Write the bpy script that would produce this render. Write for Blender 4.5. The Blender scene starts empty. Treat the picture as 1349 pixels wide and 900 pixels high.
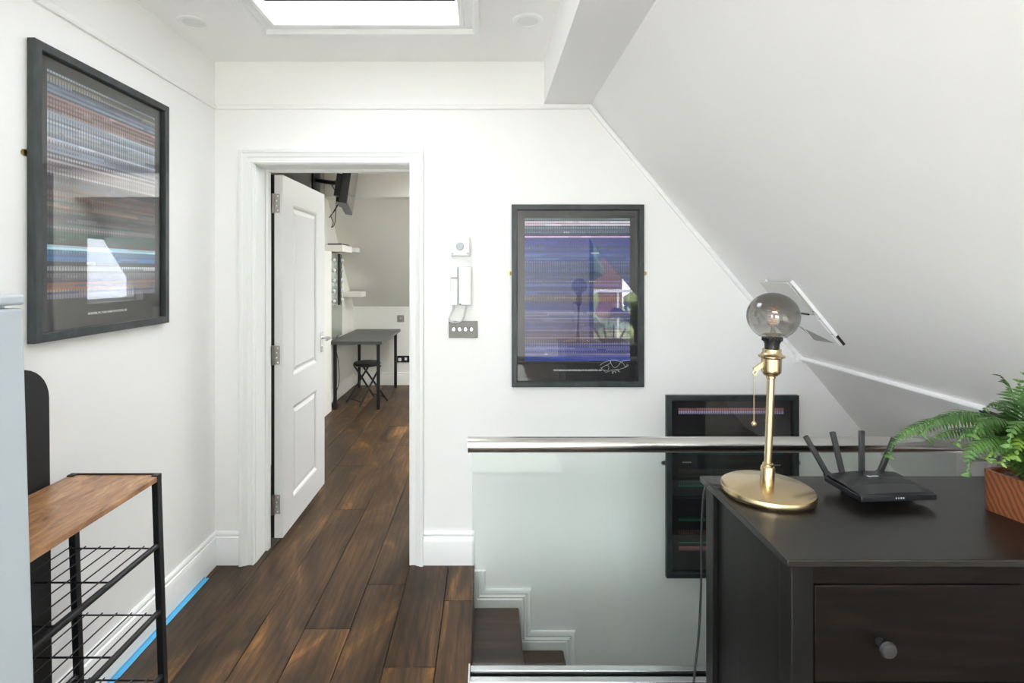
import bpy, bmesh, math, random
from mathutils import Vector, Matrix, Quaternion
random.seed(7)
S = bpy.context.scene
COL = S.collection
R = math.radians
# ------------------------------------------------------------------ camera
H = 1.445            # eye height
XLW = -1.346         # left wall plane
cam = bpy.data.cameras.new('camera'); co = bpy.data.objects.new('camera', cam); COL.objects.link(co)
co.location = (0, 0, H); co.rotation_euler = (R(90), 0, 0)
cam.sensor_width = 36.0; cam.lens = 690 / 1349 * 36
cam.shift_x = 33.5 / 1349; cam.shift_y = -92 / 1349
cam.clip_start = 0.05
S.camera = co
# ------------------------------------------------------------------ sky and daylight
W = bpy.data.worlds.new('overcast_sky'); S.world = W; W.use_nodes = True
wn = W.node_tree.nodes; wl = W.node_tree.links
bg = wn['Background']
tc = wn.new('ShaderNodeTexCoord'); sx = wn.new('ShaderNodeSeparateXYZ'); cr = wn.new('ShaderNodeValToRGB')
wl.new(tc.outputs['Generated'], sx.inputs[0]); wl.new(sx.outputs['Z'], cr.inputs[0]); wl.new(cr.outputs[0], bg.inputs['Color'])
cr.color_ramp.elements[0].position = 0.0; cr.color_ramp.elements[0].color = (.84, .86, .92, 1)
cr.color_ramp.elements[1].position = 0.5; cr.color_ramp.elements[1].color = (.975, .975, 1.0, 1)
bg.inputs['Strength'].default_value = 22
def portal(name, loc, rot, sx_, sy_):
    l = bpy.data.lights.new(name, 'AREA'); l.shape = 'RECTANGLE'; l.size = sx_; l.size_y = sy_
    l.cycles.is_portal = True
    o = bpy.data.objects.new(name, l); COL.objects.link(o); o.location = loc; o.rotation_euler = rot
portal('skylight_portal', (-.495, 1.825, 2.744), (0, 0, 0), .93, .84)
portal('garden_door_portal', (-.27, -3.02, 1.03), (R(90), 0, 0), 1.2, 2.02)
portal('garden_door_portal_right', (2.18, -3.02, 1.03), (R(90), 0, 0), 1.1, 2.02)
portal('left_fill_window_portal', (XLW - .02, -2.1, 1.35), (0, R(-90), 0), 1.7, 1.0)
portal('rear_fill_window_portal', (-.4, -1.5, 2.744), (0, 0, 0), 1.2, 1.6)
portal('study_window_portal', (1.62, 6.05, 1.475), (0, R(90), 0), .75, .9)
portal('study_fill_window_portal', (.55, 4.725, 2.744), (0, 0, 0), 1.9, 1.25)
S.view_settings.view_transform = 'Standard'; S.view_settings.look = 'None'
S.view_settings.gamma = 1.0; S.view_settings.use_curve_mapping = False
S.view_settings.exposure = -0.05
S.cycles.diffuse_bounces = 10; S.cycles.max_bounces = 16; S.cycles.transparent_max_bounces = 24
S.cycles.glossy_bounces = 5; S.cycles.caustics_reflective = False; S.cycles.caustics_refractive = False
S.cycles.sample_clamp_indirect = 8.0

# ------------------------------------------------------------------ materials
def srgb(r, g, b):
    f = lambda c: (c / 255 / 12.92) if c / 255 <= .04045 else ((c / 255 + .055) / 1.055) ** 2.4
    return (f(r), f(g), f(b), 1)
class N:
    def __init__(s, name):
        s.m = bpy.data.materials.new(name); s.m.use_nodes = True
        s.t = s.m.node_tree; s.b = s.t.nodes['Principled BSDF']; s.out = s.t.nodes['Material Output']
    def n(s, kind, **kw):
        o = s.t.nodes.new('ShaderNode' + kind)
        for k, v in kw.items(): setattr(o, k, v)
        return o
    def l(s, a, b): s.t.links.new(a, b)
    def coords(s, scale=(1, 1, 1), which='Object', rot=(0, 0, 0)):
        c = s.n('TexCoord'); m = s.n('Mapping'); m.inputs['Scale'].default_value = scale; m.inputs['Rotation'].default_value = rot
        s.l(c.outputs[which], m.inputs[0]); return m.outputs[0]
    def noise(s, vec, scale, detail=4, rough=.5, dist=0):
        o = s.n('TexNoise'); o.inputs['Scale'].default_value = scale; o.inputs['Detail'].default_value = detail
        o.inputs['Roughness'].default_value = rough; o.inputs['Distortion'].default_value = dist
        if vec is not None: s.l(vec, o.inputs['Vector'])
        return o.outputs['Fac']
    def ramp(s, fac, stops):
        o = s.n('ValToRGB'); e = o.color_ramp.elements
        while len(e) < len(stops): e.new(.5)
        for i, (p, c) in enumerate(stops): e[i].position = p; e[i].color = c
        s.l(fac, o.inputs[0]); return o.outputs[0]
    def mix(s, f, a, b, mode='MIX'):
        o = s.n('MixRGB', blend_type=mode)
        for i, v in ((0, f), (1, a), (2, b)):
            if hasattr(v, 'is_linked'): s.l(v, o.inputs[i])
            else: o.inputs[i].default_value = v
        return o.outputs[0]
    def bump(s, h, strength=.1, dist=.01):
        o = s.n('Bump'); o.inputs['Strength'].default_value = strength; o.inputs['Distance'].default_value = dist
        s.l(h, o.inputs['Height']); s.l(o.outputs[0], s.b.inputs['Normal'])
    def set(s, **kw):
        for k, v in kw.items():
            k = k.replace('_', ' ')
            if hasattr(v, 'is_linked'): s.l(v, s.b.inputs[k])
            else: s.b.inputs[k].default_value = v
        return s
def plain(name, col, rough=.5, metal=0, var=.06, scale=30, bump=0, spec=None):
    k = N(name); v = k.coords()
    f = k.noise(v, scale)
    c = k.mix(f, tuple(x * (1 - var) for x in col[:3]) + (1,), tuple(min(1, x * (1 + var)) for x in col[:3]) + (1,))
    k.set(Base_Color=c, Roughness=rough, Metallic=metal)
    if spec is not None: k.b.inputs['Specular IOR Level'].default_value = spec
    if bump: k.bump(f, bump, .002)
    return k.m
def woodgrain(name, stops, scale=(14, 1, 14), rough=.45, bump=.15, rnd=0, detail=6, dist=1.5, spec=.5):
    k = N(name); v = k.coords(scale)
    if rnd:
        oi = k.n('ObjectInfo'); ad = k.n('VectorMath', operation='MULTIPLY_ADD')
        cb = k.n('CombineXYZ'); k.l(oi.outputs['Random'], cb.inputs[0]); k.l(oi.outputs['Random'], cb.inputs[1])
        k.l(cb.outputs[0], ad.inputs[0]); ad.inputs[1].default_value = (37, 11, 0); k.l(v, ad.inputs[2]); v = ad.outputs[0]
    f = k.noise(v, 1.0, detail, .62, dist)
    fine = k.noise(v, 7.0, 3, .6, .4)
    c = k.ramp(f, stops)
    c = k.mix(.35, c, k.ramp(fine, [(.3, (.45, .42, .4, 1)), (.7, (1.25, 1.25, 1.25, 1))]), 'MULTIPLY')
    if rnd:
        rr = k.ramp(oi.outputs['Random'], [(0, (.70, .70, .72, 1)), (.5, (1, .97, .93, 1)), (1, (1.3, 1.18, 1.06, 1))])
        c = k.mix(1, c, rr, 'MULTIPLY')
    k.set(Base_Color=c, Roughness=rough); k.b.inputs['Specular IOR Level'].default_value = spec
    k.bump(fine, bump, .002)
    return k.m
def thin_glass(name, tint, ior=1.5, extra=None, rough=0.0):
    k = N(name); k.t.nodes.remove(k.b)
    tr = k.n('BsdfTransparent'); gl = k.n('BsdfGlossy'); fr = k.n('Fresnel'); mx = k.n('MixShader')
    tr.inputs[0].default_value = tint; gl.inputs['Roughness'].default_value = rough; gm = k.n('NewGeometry'); im = k.n('MapRange'); k.l(gm.outputs['Backfacing'], im.inputs[0])
    im.inputs[3].default_value = ior; im.inputs[4].default_value = 1 / ior; k.l(im.outputs[0], fr.inputs[0])   # thin pane: same reflection from either face
    if extra: extra(k, tr)
    k.l(fr.outputs[0], mx.inputs[0]); k.l(tr.outputs[0], mx.inputs[1]); k.l(gl.outputs[0], mx.inputs[2]); k.l(mx.outputs[0], k.out.inputs[0])
    return k.m
PAINT = plain('white_wall_paint', (.912, .910, .910), .55, var=.01, scale=6, bump=.03)
SLOPEP = plain('white_slope_paint', (.91, .904, .898), .6, var=.012, scale=5, bump=.03)
CEILP = plain('white_ceiling_paint', (.925, .921, .914), .6, var=.01, scale=6)
STUDYP = plain('warm_study_paint', (.80, .785, .73), .6, var=.015, scale=5)
GREYP = plain('taupe_wall_shade', (.22, .21, .19), .6, var=.03)  # shade on the study wall, put into the colour
GLOSS = plain('white_gloss_trim', (.89, .90, .905), .28, var=.008)
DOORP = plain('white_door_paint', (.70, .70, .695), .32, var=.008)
def _plank():
    k = N('dark_oak_plank'); v = k.coords((1, 1, 1)); oi = k.n('ObjectInfo'); cb = k.n('CombineXYZ'); ad = k.n('VectorMath', operation='MULTIPLY_ADD')
    for q in (0, 1, 2): k.l(oi.outputs['Random'], cb.inputs[q])
    k.l(cb.outputs[0], ad.inputs[0]); ad.inputs[1].default_value = (17.3, 41.7, 9.1); k.l(v, ad.inputs[2]); v = ad.outputs[0]
    def sc(x, y, z):
        m = k.n('VectorMath', operation='MULTIPLY'); k.l(v, m.inputs[0]); m.inputs[1].default_value = (x, y, z); return m.outputs[0]
    big = k.noise(sc(5, 1.6, 5), 1.0, 4, .6, 1.2)                 # slow tone changes and knots
    wv = k.n('TexWave', wave_type='BANDS', bands_direction='X'); k.l(sc(1, .11, 1), wv.inputs[0]); wv.inputs['Scale'].default_value = 9; wv.inputs['Distortion'].default_value = 9
    wv.inputs['Detail'].default_value = 3; wv.inputs['Detail Scale'].default_value = 1.6; wv.inputs['Detail Roughness'].default_value = .55
    pore = k.noise(sc(120, 5, 120), 1.0, 3, .6, .3)
    c = k.ramp(big, [(.26, srgb(38, 27, 18)), (.44, srgb(66, 49, 33)), (.58, srgb(86, 65, 43)), (.76, srgb(150, 108, 60))])
    c = k.mix(.55, c, k.ramp(wv.outputs['Fac'], [(.1, (.62, .60, .58, 1)), (.5, (1, 1, 1, 1)), (.95, (1.12, 1.1, 1.05, 1))]), 'MULTIPLY')
    c = k.mix(.55, c, k.ramp(pore, [(.35, (.55, .52, .5, 1)), (.55, (1, 1, 1, 1)), (.72, (1.45, 1.38, 1.25, 1))]), 'MULTIPLY')
    c = k.mix(1, c, k.ramp(oi.outputs['Random'], [(0, (.72, .71, .70, 1)), (.5, (.98, .95, .92, 1)), (1, (1.22, 1.12, 1.02, 1))]), 'MULTIPLY')
    k.set(Base_Color=c, Roughness=.45); k.b.inputs['Specular IOR Level'].default_value = .35; k.bump(pore, .25, .002)
    return k.m
PLANK = _plank()
TREAD = woodgrain('dark_tread_wood', [(.25, srgb(48, 34, 25)), (.5, srgb(76, 55, 41)), (.8, srgb(98, 74, 56))], (.9, 8, 9), .5, .2, rnd=1)
SUBF = plain('dark_floor_gap', srgb(26, 17, 12), .7)
RUSTIC = woodgrain('rustic_board', [(.26, srgb(70, 46, 32)), (.40, srgb(150, 106, 70)), (.56, srgb(186, 138, 98)), (.72, srgb(212, 172, 128)), (.9, srgb(110, 76, 54))], (26, 6, 8), .3, .05, dist=1.6)
BLKMETAL = plain('black_powder_metal', srgb(28, 29, 32), .38, .2)
BLKPANEL = plain('black_matte_board', srgb(24, 25, 27), .55)
FRAMEB = woodgrain('black_stained_frame', [(.3, srgb(34, 40, 42)), (.7, srgb(62, 70, 72))], (8, 8, 3), .45, .1)
PAPER = plain('black_poster_paper', srgb(20, 20, 22), .6)
DRESS = woodgrain('black_brown_veneer', [(.3, srgb(10, 8, 7)), (.55, srgb(19, 16, 14)), (.8, srgb(30, 25, 22))], (2.2, 10, 24), .30, .06, spec=.5)
DRESSF = woodgrain('black_brown_front', [(.3, srgb(8, 7, 6)), (.55, srgb(17, 13, 11)), (.8, srgb(32, 25, 21))], (2.2, 10, 30), .45, .1, spec=.12)
DRESSV = woodgrain('black_brown_side', [(.3, srgb(10, 10, 10)), (.55, srgb(18, 18, 18)), (.8, srgb(27, 26, 26))], (14, 14, 1.6), .38, .05, spec=.2)
BRASS = plain('brushed_brass', (.60, .47, .285), .25, 1, .05, 60)
BRASSD = plain('brass_plate', (.6, .44, .2), .35, 1)
STEEL = plain('brushed_steel', (.66, .65, .63), .22, 1, .03, 40)
ALU = plain('aluminium_channel', (.72, .73, .75), .25, 1, .03)
CHROME = plain('polished_chrome', (.75, .76, .78), .12, 1, .02)
NICKEL = plain('brushed_nickel', (.42, .40, .37), .32, 1, .05)
DARKNI = plain('dark_nickel_plate', (.16, .155, .145), .45, .6, .05)
BLKPL = plain('black_plastic', srgb(22, 23, 27), .35)
BLKGL = plain('black_gloss_screen', srgb(14, 15, 17), .12)
WHITEPL = plain('white_plastic', (.78, .79, .80), .3, var=.01)
GREYPL = plain('grey_plastic', srgb(176, 182, 188), .4)
CABINET = plain('pale_grey_lacquer', srgb(196, 206, 214), .35, var=.015, scale=3)
TAPE = plain('blue_masking_tape', srgb(96, 184, 228), .6)
MIRROR = plain('green_tint_mirror', (.36, .39, .32), .18, .4, .02)
COPPER = plain('copper_filament', (.85, .38, .18), .3, .7)
DESKM = plain('dark_grey_laminate', srgb(66, 67, 66), .42)
PEBBLE = plain('brown_pebble', srgb(104, 90, 80), .6, var=.5, scale=45)
RUBBER = plain('black_rubber', srgb(16, 16, 17), .6)
CONC = plain('terrace_paving', srgb(206, 196, 186), .8, var=.08, scale=4)
HEDGE = plain('garden_foliage', srgb(138, 150, 104), .7, var=.4, scale=5)
HEDGE2 = plain('dark_garden_foliage', srgb(98, 118, 92), .7, var=.35, scale=5)
BRICK = plain('red_brick_house', srgb(170, 120, 104), .8, var=.2, scale=3)
BARK = plain('bark', srgb(80, 62, 48), .8)
GLASSG = thin_glass('green_balustrade_glass', (.925, .955, .94, 1))
GLASSP = thin_glass('picture_glass', (.98, .985, .985, 1), 1.6)
GLASSW = thin_glass('window_glass', (.97, .985, .98, 1))
GLASSS = thin_glass('solar_skylight_glass', (.62, .635, .64, 1))
def _smoke(k, tr):
    c = k.coords((1, 1, 1)); s = k.n('SeparateXYZ'); k.l(c, s.inputs[0])
    mp = k.n('MapRange'); k.l(s.outputs['Z'], mp.inputs[0]); mp.inputs[1].default_value = -.062; mp.inputs[2].default_value = .05
    k.l(k.ramp(mp.outputs[0], [(.0, (.95, .95, .94, 1)), (.3, (.70, .69, .67, 1)), (.7, (.45, .43, .41, 1)), (1, (.36, .34, .33, 1))]), tr.inputs[0])
SMOKE = thin_glass('smoked_bulb_glass', (.7, .7, .7, 1), 2.0, _smoke)
def _planter():
    k = N('striped_teak'); v = k.coords((4, 14, 9), rot=(.6, 0, 0)); w = k.n('TexWave', bands_direction='Y'); w.inputs['Scale'].default_value = 2.4
    w.inputs['Distortion'].default_value = 4; w.inputs['Detail'].default_value = 4; w.inputs['Detail Scale'].default_value = 1.0; k.l(v, w.inputs[0])
    k.set(Base_Color=k.ramp(w.outputs['Fac'], [(.05, srgb(92, 52, 31)), (.35, srgb(112, 66, 40)), (.9, srgb(130, 79, 49))]), Roughness=.45); return k.m
TEAK = _planter()
def _fern(name, a, b):
    k = N(name); v = k.coords(); f = k.noise(v, 22)
    k.set(Base_Color=k.ramp(f, [(.3, a), (.75, b)]), Roughness=.5); k.b.inputs['Subsurface Weight'].default_value = 0
    return k.m
FERN = _fern('fern_green', srgb(30, 62, 22), srgb(80, 120, 50))
FERNY = _fern('fern_lime', srgb(70, 110, 34), srgb(128, 160, 62))
FSTEM = plain('fern_stem', srgb(86, 110, 52), .5)
def _print():
    k = N('poster_print'); a = k.n('VertexColor', layer_name='Col'); k.set(Base_Color=a.outputs[0], Roughness=.6); return k.m
PRINT = _print()
INKW = plain('white_ink', (.85, .85, .85), .6)

# ------------------------------------------------------------------ mesh helpers
class MB:
    def __init__(s): s.v = []; s.f = []
    def add(s, vs, fs):
        o = len(s.v); s.v += [tuple(v) for v in vs]; s.f += [tuple(i + o for i in f) for f in fs]; return s
    def box(s, x0, x1, y0, y1, z0, z1, M=None):
        vs = [Vector((x, y, z)) for z in (z0, z1) for y in (y0, y1) for x in (x0, x1)]
        if M is not None: vs = [M @ v for v in vs]
        return s.add(vs, [(0, 2, 3, 1), (4, 5, 7, 6), (0, 1, 5, 4), (2, 6, 7, 3), (0, 4, 6, 2), (1, 3, 7, 5)])
    def prism(s, poly, vec):          # poly: 3-D points of a planar polygon, extruded by vec
        n = len(poly); vec = Vector(vec); p = [Vector(q) for q in poly]
        return s.add(p + [q + vec for q in p], [tuple(range(n))[::-1], tuple(range(n, 2 * n))] + [(i, (i + 1) % n, (i + 1) % n + n, i + n) for i in range(n)])
    def tube(s, pts, r, n=10, caps=True):
        pts = [Vector(p) for p in pts]; rs = r if isinstance(r, (list, tuple)) else [r] * len(pts)
        ref = None; rings = []
        for i, p in enumerate(pts):
            t = (pts[min(i + 1, len(pts) - 1)] - pts[max(i - 1, 0)]).normalized()
            if ref is None: ref = Vector((0, 0, 1)) if abs(t.z) < .9 else Vector((1, 0, 0))
            a = (ref - t * ref.dot(t)).normalized(); ref = a; b = t.cross(a)
            rings.append([p + (a * math.cos(2 * math.pi * k / n) + b * math.sin(2 * math.pi * k / n)) * rs[i] for k in range(n)])
        vs = [v for q in rings for v in q]; fs = []
        for i in range(len(pts) - 1):
            for k in range(n): fs.append((i * n + k, i * n + (k + 1) % n, (i + 1) * n + (k + 1) % n, (i + 1) * n + k))
        if caps: fs += [tuple(range(n))[::-1], tuple(range((len(pts) - 1) * n, len(pts) * n))]
        return s.add(vs, fs)
    def lathe(s, c, prof, n=32, M=None):  # prof: (radius, height)
        c = Vector(c); vs = []; fs = []
        for r, z in prof:
            for k in range(n):
                v = Vector((r * math.cos(2 * math.pi * k / n), r * math.sin(2 * math.pi * k / n), z))
                vs.append((M @ v if M is not None else v) + c)
        for i in range(len(prof) - 1):
            for k in range(n): fs.append((i * n + k, i * n + (k + 1) % n, (i + 1) * n + (k + 1) % n, (i + 1) * n + k))
        if prof[0][0] > 1e-5: fs.append(tuple(range(n))[::-1])
        if prof[-1][0] > 1e-5: fs.append(tuple(range((len(prof) - 1) * n, len(prof) * n)))
        return s.add(vs, fs)
    def ball(s, c, r, n=16, m=10, sq=(1, 1, 1)):
        c = Vector(c); vs = []; fs = []
        for i in range(m + 1):
            a = math.pi * i / m
            for k in range(n):
                b = 2 * math.pi * k / n
                vs.append(c + Vector((r * sq[0] * math.sin(a) * math.cos(b), r * sq[1] * math.sin(a) * math.sin(b), -r * sq[2] * math.cos(a))))
        for i in range(m):
            for k in range(n): fs.append((i * n + k, i * n + (k + 1) % n, (i + 1) * n + (k + 1) % n, (i + 1) * n + k))
        return s.add(vs, fs)
    def sweep(s, path, prof, nrm, closed=False):
        P = [Vector(p) for p in path]; nrm = Vector(nrm); n = len(P); m = len(prof); segs = n if closed else n - 1
        sd = [nrm.cross((P[(i + 1) % n] - P[i]).normalized()) for i in range(segs)]
        vs = []
        for i in range(n):
            if closed: a, b = sd[i - 1], sd[i]
            else: a, b = sd[max(i - 1, 0)], sd[min(i, segs - 1)]
            mt = (a + b) / (1 + a.dot(b))
            vs += [P[i] + mt * q[0] + nrm * q[1] for q in prof]
        fs = []
        for i in range(segs):
            j = (i + 1) % n
            for k in range(m): fs.append((i * m + k, i * m + (k + 1) % m, j * m + (k + 1) % m, j * m + k))
        if not closed: fs += [tuple(range(m))[::-1], tuple(range((n - 1) * m, n * m))]
        return s.add(vs, fs)
    def build(s, name, mat, parent=None, world=True, bevel=0, seg=2, smooth=True, shear=None, kind=None):
        vs = s.v
        if shear:                       # (pivot z, amount): legs splay outwards towards the floor
            vs = [(x + (shear[0] - z) * shear[1], y, z) for x, y, z in vs]
        if parent is not None and world:
            o = parent
            off = Vector((0, 0, 0))
            while o is not None: off += o.location; o = o.parent
            vs = [(x - off.x, y - off.y, z - off.z) for x, y, z in vs]
        me = bpy.data.meshes.new(name); me.from_pydata(vs, [], s.f)
        bm = bmesh.new(); bm.from_mesh(me)
        bmesh.ops.remove_doubles(bm, verts=bm.verts, dist=1e-6)
        bmesh.ops.recalc_face_normals(bm, faces=bm.faces); bm.to_mesh(me); bm.free()
        me.materials.append(mat)
        if smooth:
            me.polygons.foreach_set('use_smooth', [True] * len(me.polygons)); me.set_sharp_from_angle(angle=R(35))
        o = bpy.data.objects.new(name, me); COL.objects.link(o); o.parent = parent
        if bevel:
            b = o.modifiers.new('bevel', 'BEVEL'); b.width = bevel; b.segments = seg; b.limit_method = 'ANGLE'; b.angle_limit = R(40)
        if kind: o['kind'] = kind
        return o
def thing(name, label, cat, loc=(0, 0, 0), rotz=0, group=None, kind=None):
    o = bpy.data.objects.new(name, None); COL.objects.link(o); o.location = loc; o.rotation_euler = (0, 0, rotz); o.empty_display_size = .05
    if label: o['label'] = label
    if cat: o['category'] = cat
    if group: o['group'] = group
    if kind: o['kind'] = kind
    return o
def tag(o, label, cat, group=None):
    o['label'] = label; o['category'] = cat
    if group: o['group'] = group
    return o
def struct(name, mb, mat, parent=None, label=None, **kw):
    o = mb.build(name, mat, parent, **kw)
    if parent is None: o['kind'] = 'structure'
    if label: o['label'] = label
    return o
def spline(pts, n=10):                # Catmull-Rom through pts
    P = [Vector(p) for p in pts]; P = [P[0] * 2 - P[1]] + P + [P[-1] * 2 - P[-2]]; out = []
    for i in range(1, len(P) - 2):
        a, b, c, d = P[i - 1:i + 3]
        for k in range(n):
            t = k / n
            out.append(.5 * ((2 * b) + (c - a) * t + (2 * a - 5 * b + 4 * c - d) * t * t + (3 * b - a - 3 * c + d) * t ** 3))
    out.append(P[-2]); return out

# ------------------------------------------------------------------ room constants (metres)
BW = 2.594            # hall back wall
XL = -1.346           # hall left wall
CZ = 2.486            # ceiling
BZ = 2.276            # beam underside
XB0, XB1 = .286, .519 # beam
def slope_x(z): return XB1 + (BZ - z) / 1.21
DW0, DW1, DH = -1.143, -.38, 1.975      # door opening
WT = .166                               # back wall thickness
SL0, SL1, SLY, SLN = -.96, -.03, 2.245, 1.40       # skylight opening
NOSE = -.06                             # landing edge at the stairs
YG = 1.75                               # balustrade plane
SX, SY1 = -1.70, 6.69                   # study left wall, far wall
# ------------------------------------------------------------------ structure
fl = MB()
fl.box(-2.0, NOSE - .012, -3.2, 6.9, -.25, -.02)
fl.box(NOSE - .012, 2.9, -3.2, YG + .04, -.25, -.02)
fl.box(NOSE - .012, 2.2, BW + .06, 6.9, -.25, -.02)
floor = struct('floor', fl, SUBF)
edges = [-1.86, -1.676, -1.491, -1.306, -1.114, -.921, -.736, -.551, -.376, -.186, NOSE]
joints = {0: [5.0], 1: [4.1, 5.9], 2: [3.4, 5.2], 3: [1.3, 2.9, 4.8], 4: [1.6, 3.9, 5.6], 5: [1.1, 3.185, 4.9, 6.2], 6: [2.12, 4.35, 5.8], 7: [1.25, 2.42, 4.6], 8: [1.914, 3.6, 5.2], 9: [1.3, 2.3]}
for i in range(len(edges) - 1):
    a, b = edges[i], edges[i + 1]
    y0 = .6; lo = y0 if b > XL else BW + WT
    hi = SY1 if i < 8 else (SY1 if i == 8 else BW)
    js = [lo] + [y for y in joints[i] if lo + .1 < y < hi - .1] + [hi]
    for y0, y1 in zip(js, js[1:]):
        x0 = a
        if y0 < BW and b > XL and a < XL: x0 = XL
        m = MB().box(x0 + .0012, b - (.0012 if i < 9 else 0), y0 + .001, y1 - .001, -.02, 0)
        p = m.build('plank', PLANK, floor, bevel=.0018, seg=1)
for i in range(10):                     # wide boards of the landing in front of the balustrade, behind the camera
    x0 = NOSE + i * .27
    MB().box(x0 + .001, x0 + .269, -3.0, YG + .035, -.02, 0).build('plank', PLANK, floor, bevel=.002, seg=1)
for i in range(5):
    x0 = XL + i * .2572
    MB().box(x0 + .001, x0 + .2562, -3.0, .599, -.02, 0).build('plank', PLANK, floor, bevel=.002, seg=1)

wb = MB()                               # wall with the doorway, running down into the stairwell
Y0, Y1 = BW, BW + WT
wb.box(-2.0, DW0 - .02, Y0, Y1, 0, 2.75)
wb.box(DW0 - .02, DW1 + .02, Y0, Y1, DH + .02, 2.75)
wb.box(DW1 + .02, 2.9, Y0, Y1, 0, 2.75)
wb.box(NOSE - .02, 2.9, Y0, Y0 + .06, -2.6, 0)
struct('wall_back', wb, PAINT)
wlf = MB()
wlf.box(XL - .2, XL, -1.6, BW, -.1, 2.75).box(XL - .2, XL, -3.2, -2.6, -.1, 2.75).box(XL - .2, XL, -2.6, -1.6, -.1, .5).box(XL - .2, XL, -2.6, -1.6, 2.2, 2.75)
struct('wall_left', wlf, PAINT)
sl = MB()
zb = -.25
sl.prism([(XB1, .3, BZ), (slope_x(zb), .3, zb), (slope_x(zb) + .3, .3, zb), (slope_x(zb) + .3, .3, 2.75), (XB1, .3, 2.75)], (0, BW - .3, 0))
struct('wall_right', sl, SLOPEP)
struct('wall_stairwell_right', MB().box(2.35, 2.6, YG - .1, BW, -2.6, -.25), PAINT)
struct('wall_stairwell_front', MB().box(NOSE - .3, 2.4, YG - .06, YG + .04, -2.6, -.25), PAINT)
struct('wall_stairwell_left', MB().box(NOSE - .4, NOSE - .08, YG - .06, BW, -2.6, -.25), PAINT)
struct('floor_stairwell', MB().box(NOSE - .4, 2.6, YG - .1, BW + .1, -2.7, -2.6), TREAD)
# ceiling with the skylight hole and an added roof window behind the camera for more daylight
ce = MB()
ce.box(XL - .2, SL0, SLN, BW + .1, CZ, CZ + .26); ce.box(SL1, XB0 + .01, SLN, BW + .1, CZ, CZ + .26)
ce.box(SL0, SL1, SLY, BW + .1, CZ, CZ + .26)
ce.box(XL - .2, -1.0, -3.2, SLN, CZ, CZ + .26); ce.box(.2, 2.9, -3.2, .3, CZ, CZ + .26); ce.box(.2, XB0 + .01, .3, SLN, CZ, CZ + .26)
ce.box(-1.0, .2, -.7, SLN, CZ, CZ + .26); ce.box(-1.0, .2, -3.2, -2.3, CZ, CZ + .26)
struct('ceiling', ce, CEILP)
struct('trim_1', MB().box(XB0, XB1, .3, BW, BZ, 2.75), PAINT, label='boxed white beam between flat ceiling and slope')
# skylight
w1 = thing('window_1', 'bright rectangular skylight with moulded white surround in the flat ceiling', None, ((SL0 + SL1) / 2, 1.6, CZ), kind='structure')
ring = [(SL0, SLN, CZ), (SL0, SLY, CZ), (SL1, SLY, CZ), (SL1, SLN, CZ)]
prof = [(0, 0), (.088, 0), (.088, .010), (.082, .022), (.070, .026), (.064, .024), (.060, .012), (.030, .014), (.026, .026), (.020, .032), (0, .034)]
MB().sweep(ring, prof, (0, 0, -1), True).build('surround_moulding', GLOSS, w1)
MB().sweep([(q[0], q[1], CZ + .115) for q in ring], [(0, 0), (-.035, 0), (-.035, -.055), (0, -.055)], (0, 0, -1), True).build('frame', GLOSS, w1, bevel=.004)
MB().box(SL0 + .03, SL1 - .03, SLN + .03, SLY - .03, CZ + .14, CZ + .146).build('pane', GLASSS, w1)
w2 = thing('fill_window_2', 'unseen roof window added behind the viewpoint to light the room', None, (-.4, -1.5, CZ), kind='structure')  # added opening out of view, lets more daylight into the room
fr = MB(); fr.box(-1.0, -.96, -2.3, -.7, CZ + .12, CZ + .17).box(.16, .2, -2.3, -.7, CZ + .12, CZ + .17).box(-1.0, .2, -2.3, -2.26, CZ + .12, CZ + .17).box(-1.0, .2, -.74, -.7, CZ + .12, CZ + .17)
fr.build('frame', GLOSS, w2)
MB().box(-.97, .17, -2.27, -.73, CZ + .14, CZ + .146).build('pane', GLASSW, w2)
# the dormer part behind the camera, with a glazed garden door and an added window for light
rw = MB()
rw.box(XL - .2, -.9, -3.2, -3.0, -.1, 2.75); rw.box(-.9, 2.76, -3.2, -3.0, 2.06, 2.75).box(.36, 1.60, -3.2, -3.0, -.1, 2.06); rw.box(2.76, 3.0, -3.2, -3.0, -.1, 2.75)
struct('wall_rear', rw, PAINT)
dr = MB().box(2.8, 3.0, -3.0, .4, -.1, 2.75)
struct('wall_dormer', dr, PAINT)
ch = MB(); ch.prism([(XB1, .3, CZ), (XB1, .3, BZ), (slope_x(-.1), .3, -.1), (3.0, .3, -.1), (3.0, .3, CZ)], (0, .06, 0))
struct('wall_cheek', ch, PAINT)
d2 = thing('door_2', 'glazed garden door behind the viewpoint', None, (1.75, -3.1, 0), kind='structure')
fr = MB()
for x0, x1 in ((-.9, -.84), (.30, .36), (1.60, 1.68), (2.70, 2.76)): fr.box(x0, x1, -3.14, -3.06, 0, 2.06)
fr.box(-.9, .36, -3.14, -3.06, 2.0, 2.06).box(-.9, .36, -3.14, -3.06, -.02, .05).box(1.6, 2.76, -3.14, -3.06, 2.0, 2.06).box(1.6, 2.76, -3.14, -3.06, -.02, .05)
fr.build('frame', plain('dark_door_frame', srgb(96, 98, 104), .4), d2, bevel=.004)
for x0, x1 in ((-.84, .30), (1.68, 2.70)): MB().box(x0, x1, -3.106, -3.094, .05, 2.0).build('pane', GLASSW, d2)
w3 = thing('fill_window_3', 'unseen left wall window added behind the viewpoint to brighten the slope', None, (XL - .1, -2.1, .5), kind='structure')  # added out of view so daylight reaches the slope
fr = MB()
for a, b in ((-2.6, -2.55), (-1.65, -1.6)): fr.box(XL - .13, XL - .07, a, b, .5, 2.2)
fr.box(XL - .13, XL - .07, -2.6, -1.6, .5, .55).box(XL - .13, XL - .07, -2.6, -1.6, 2.15, 2.2)
fr.build('frame', GLOSS, w3)
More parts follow.
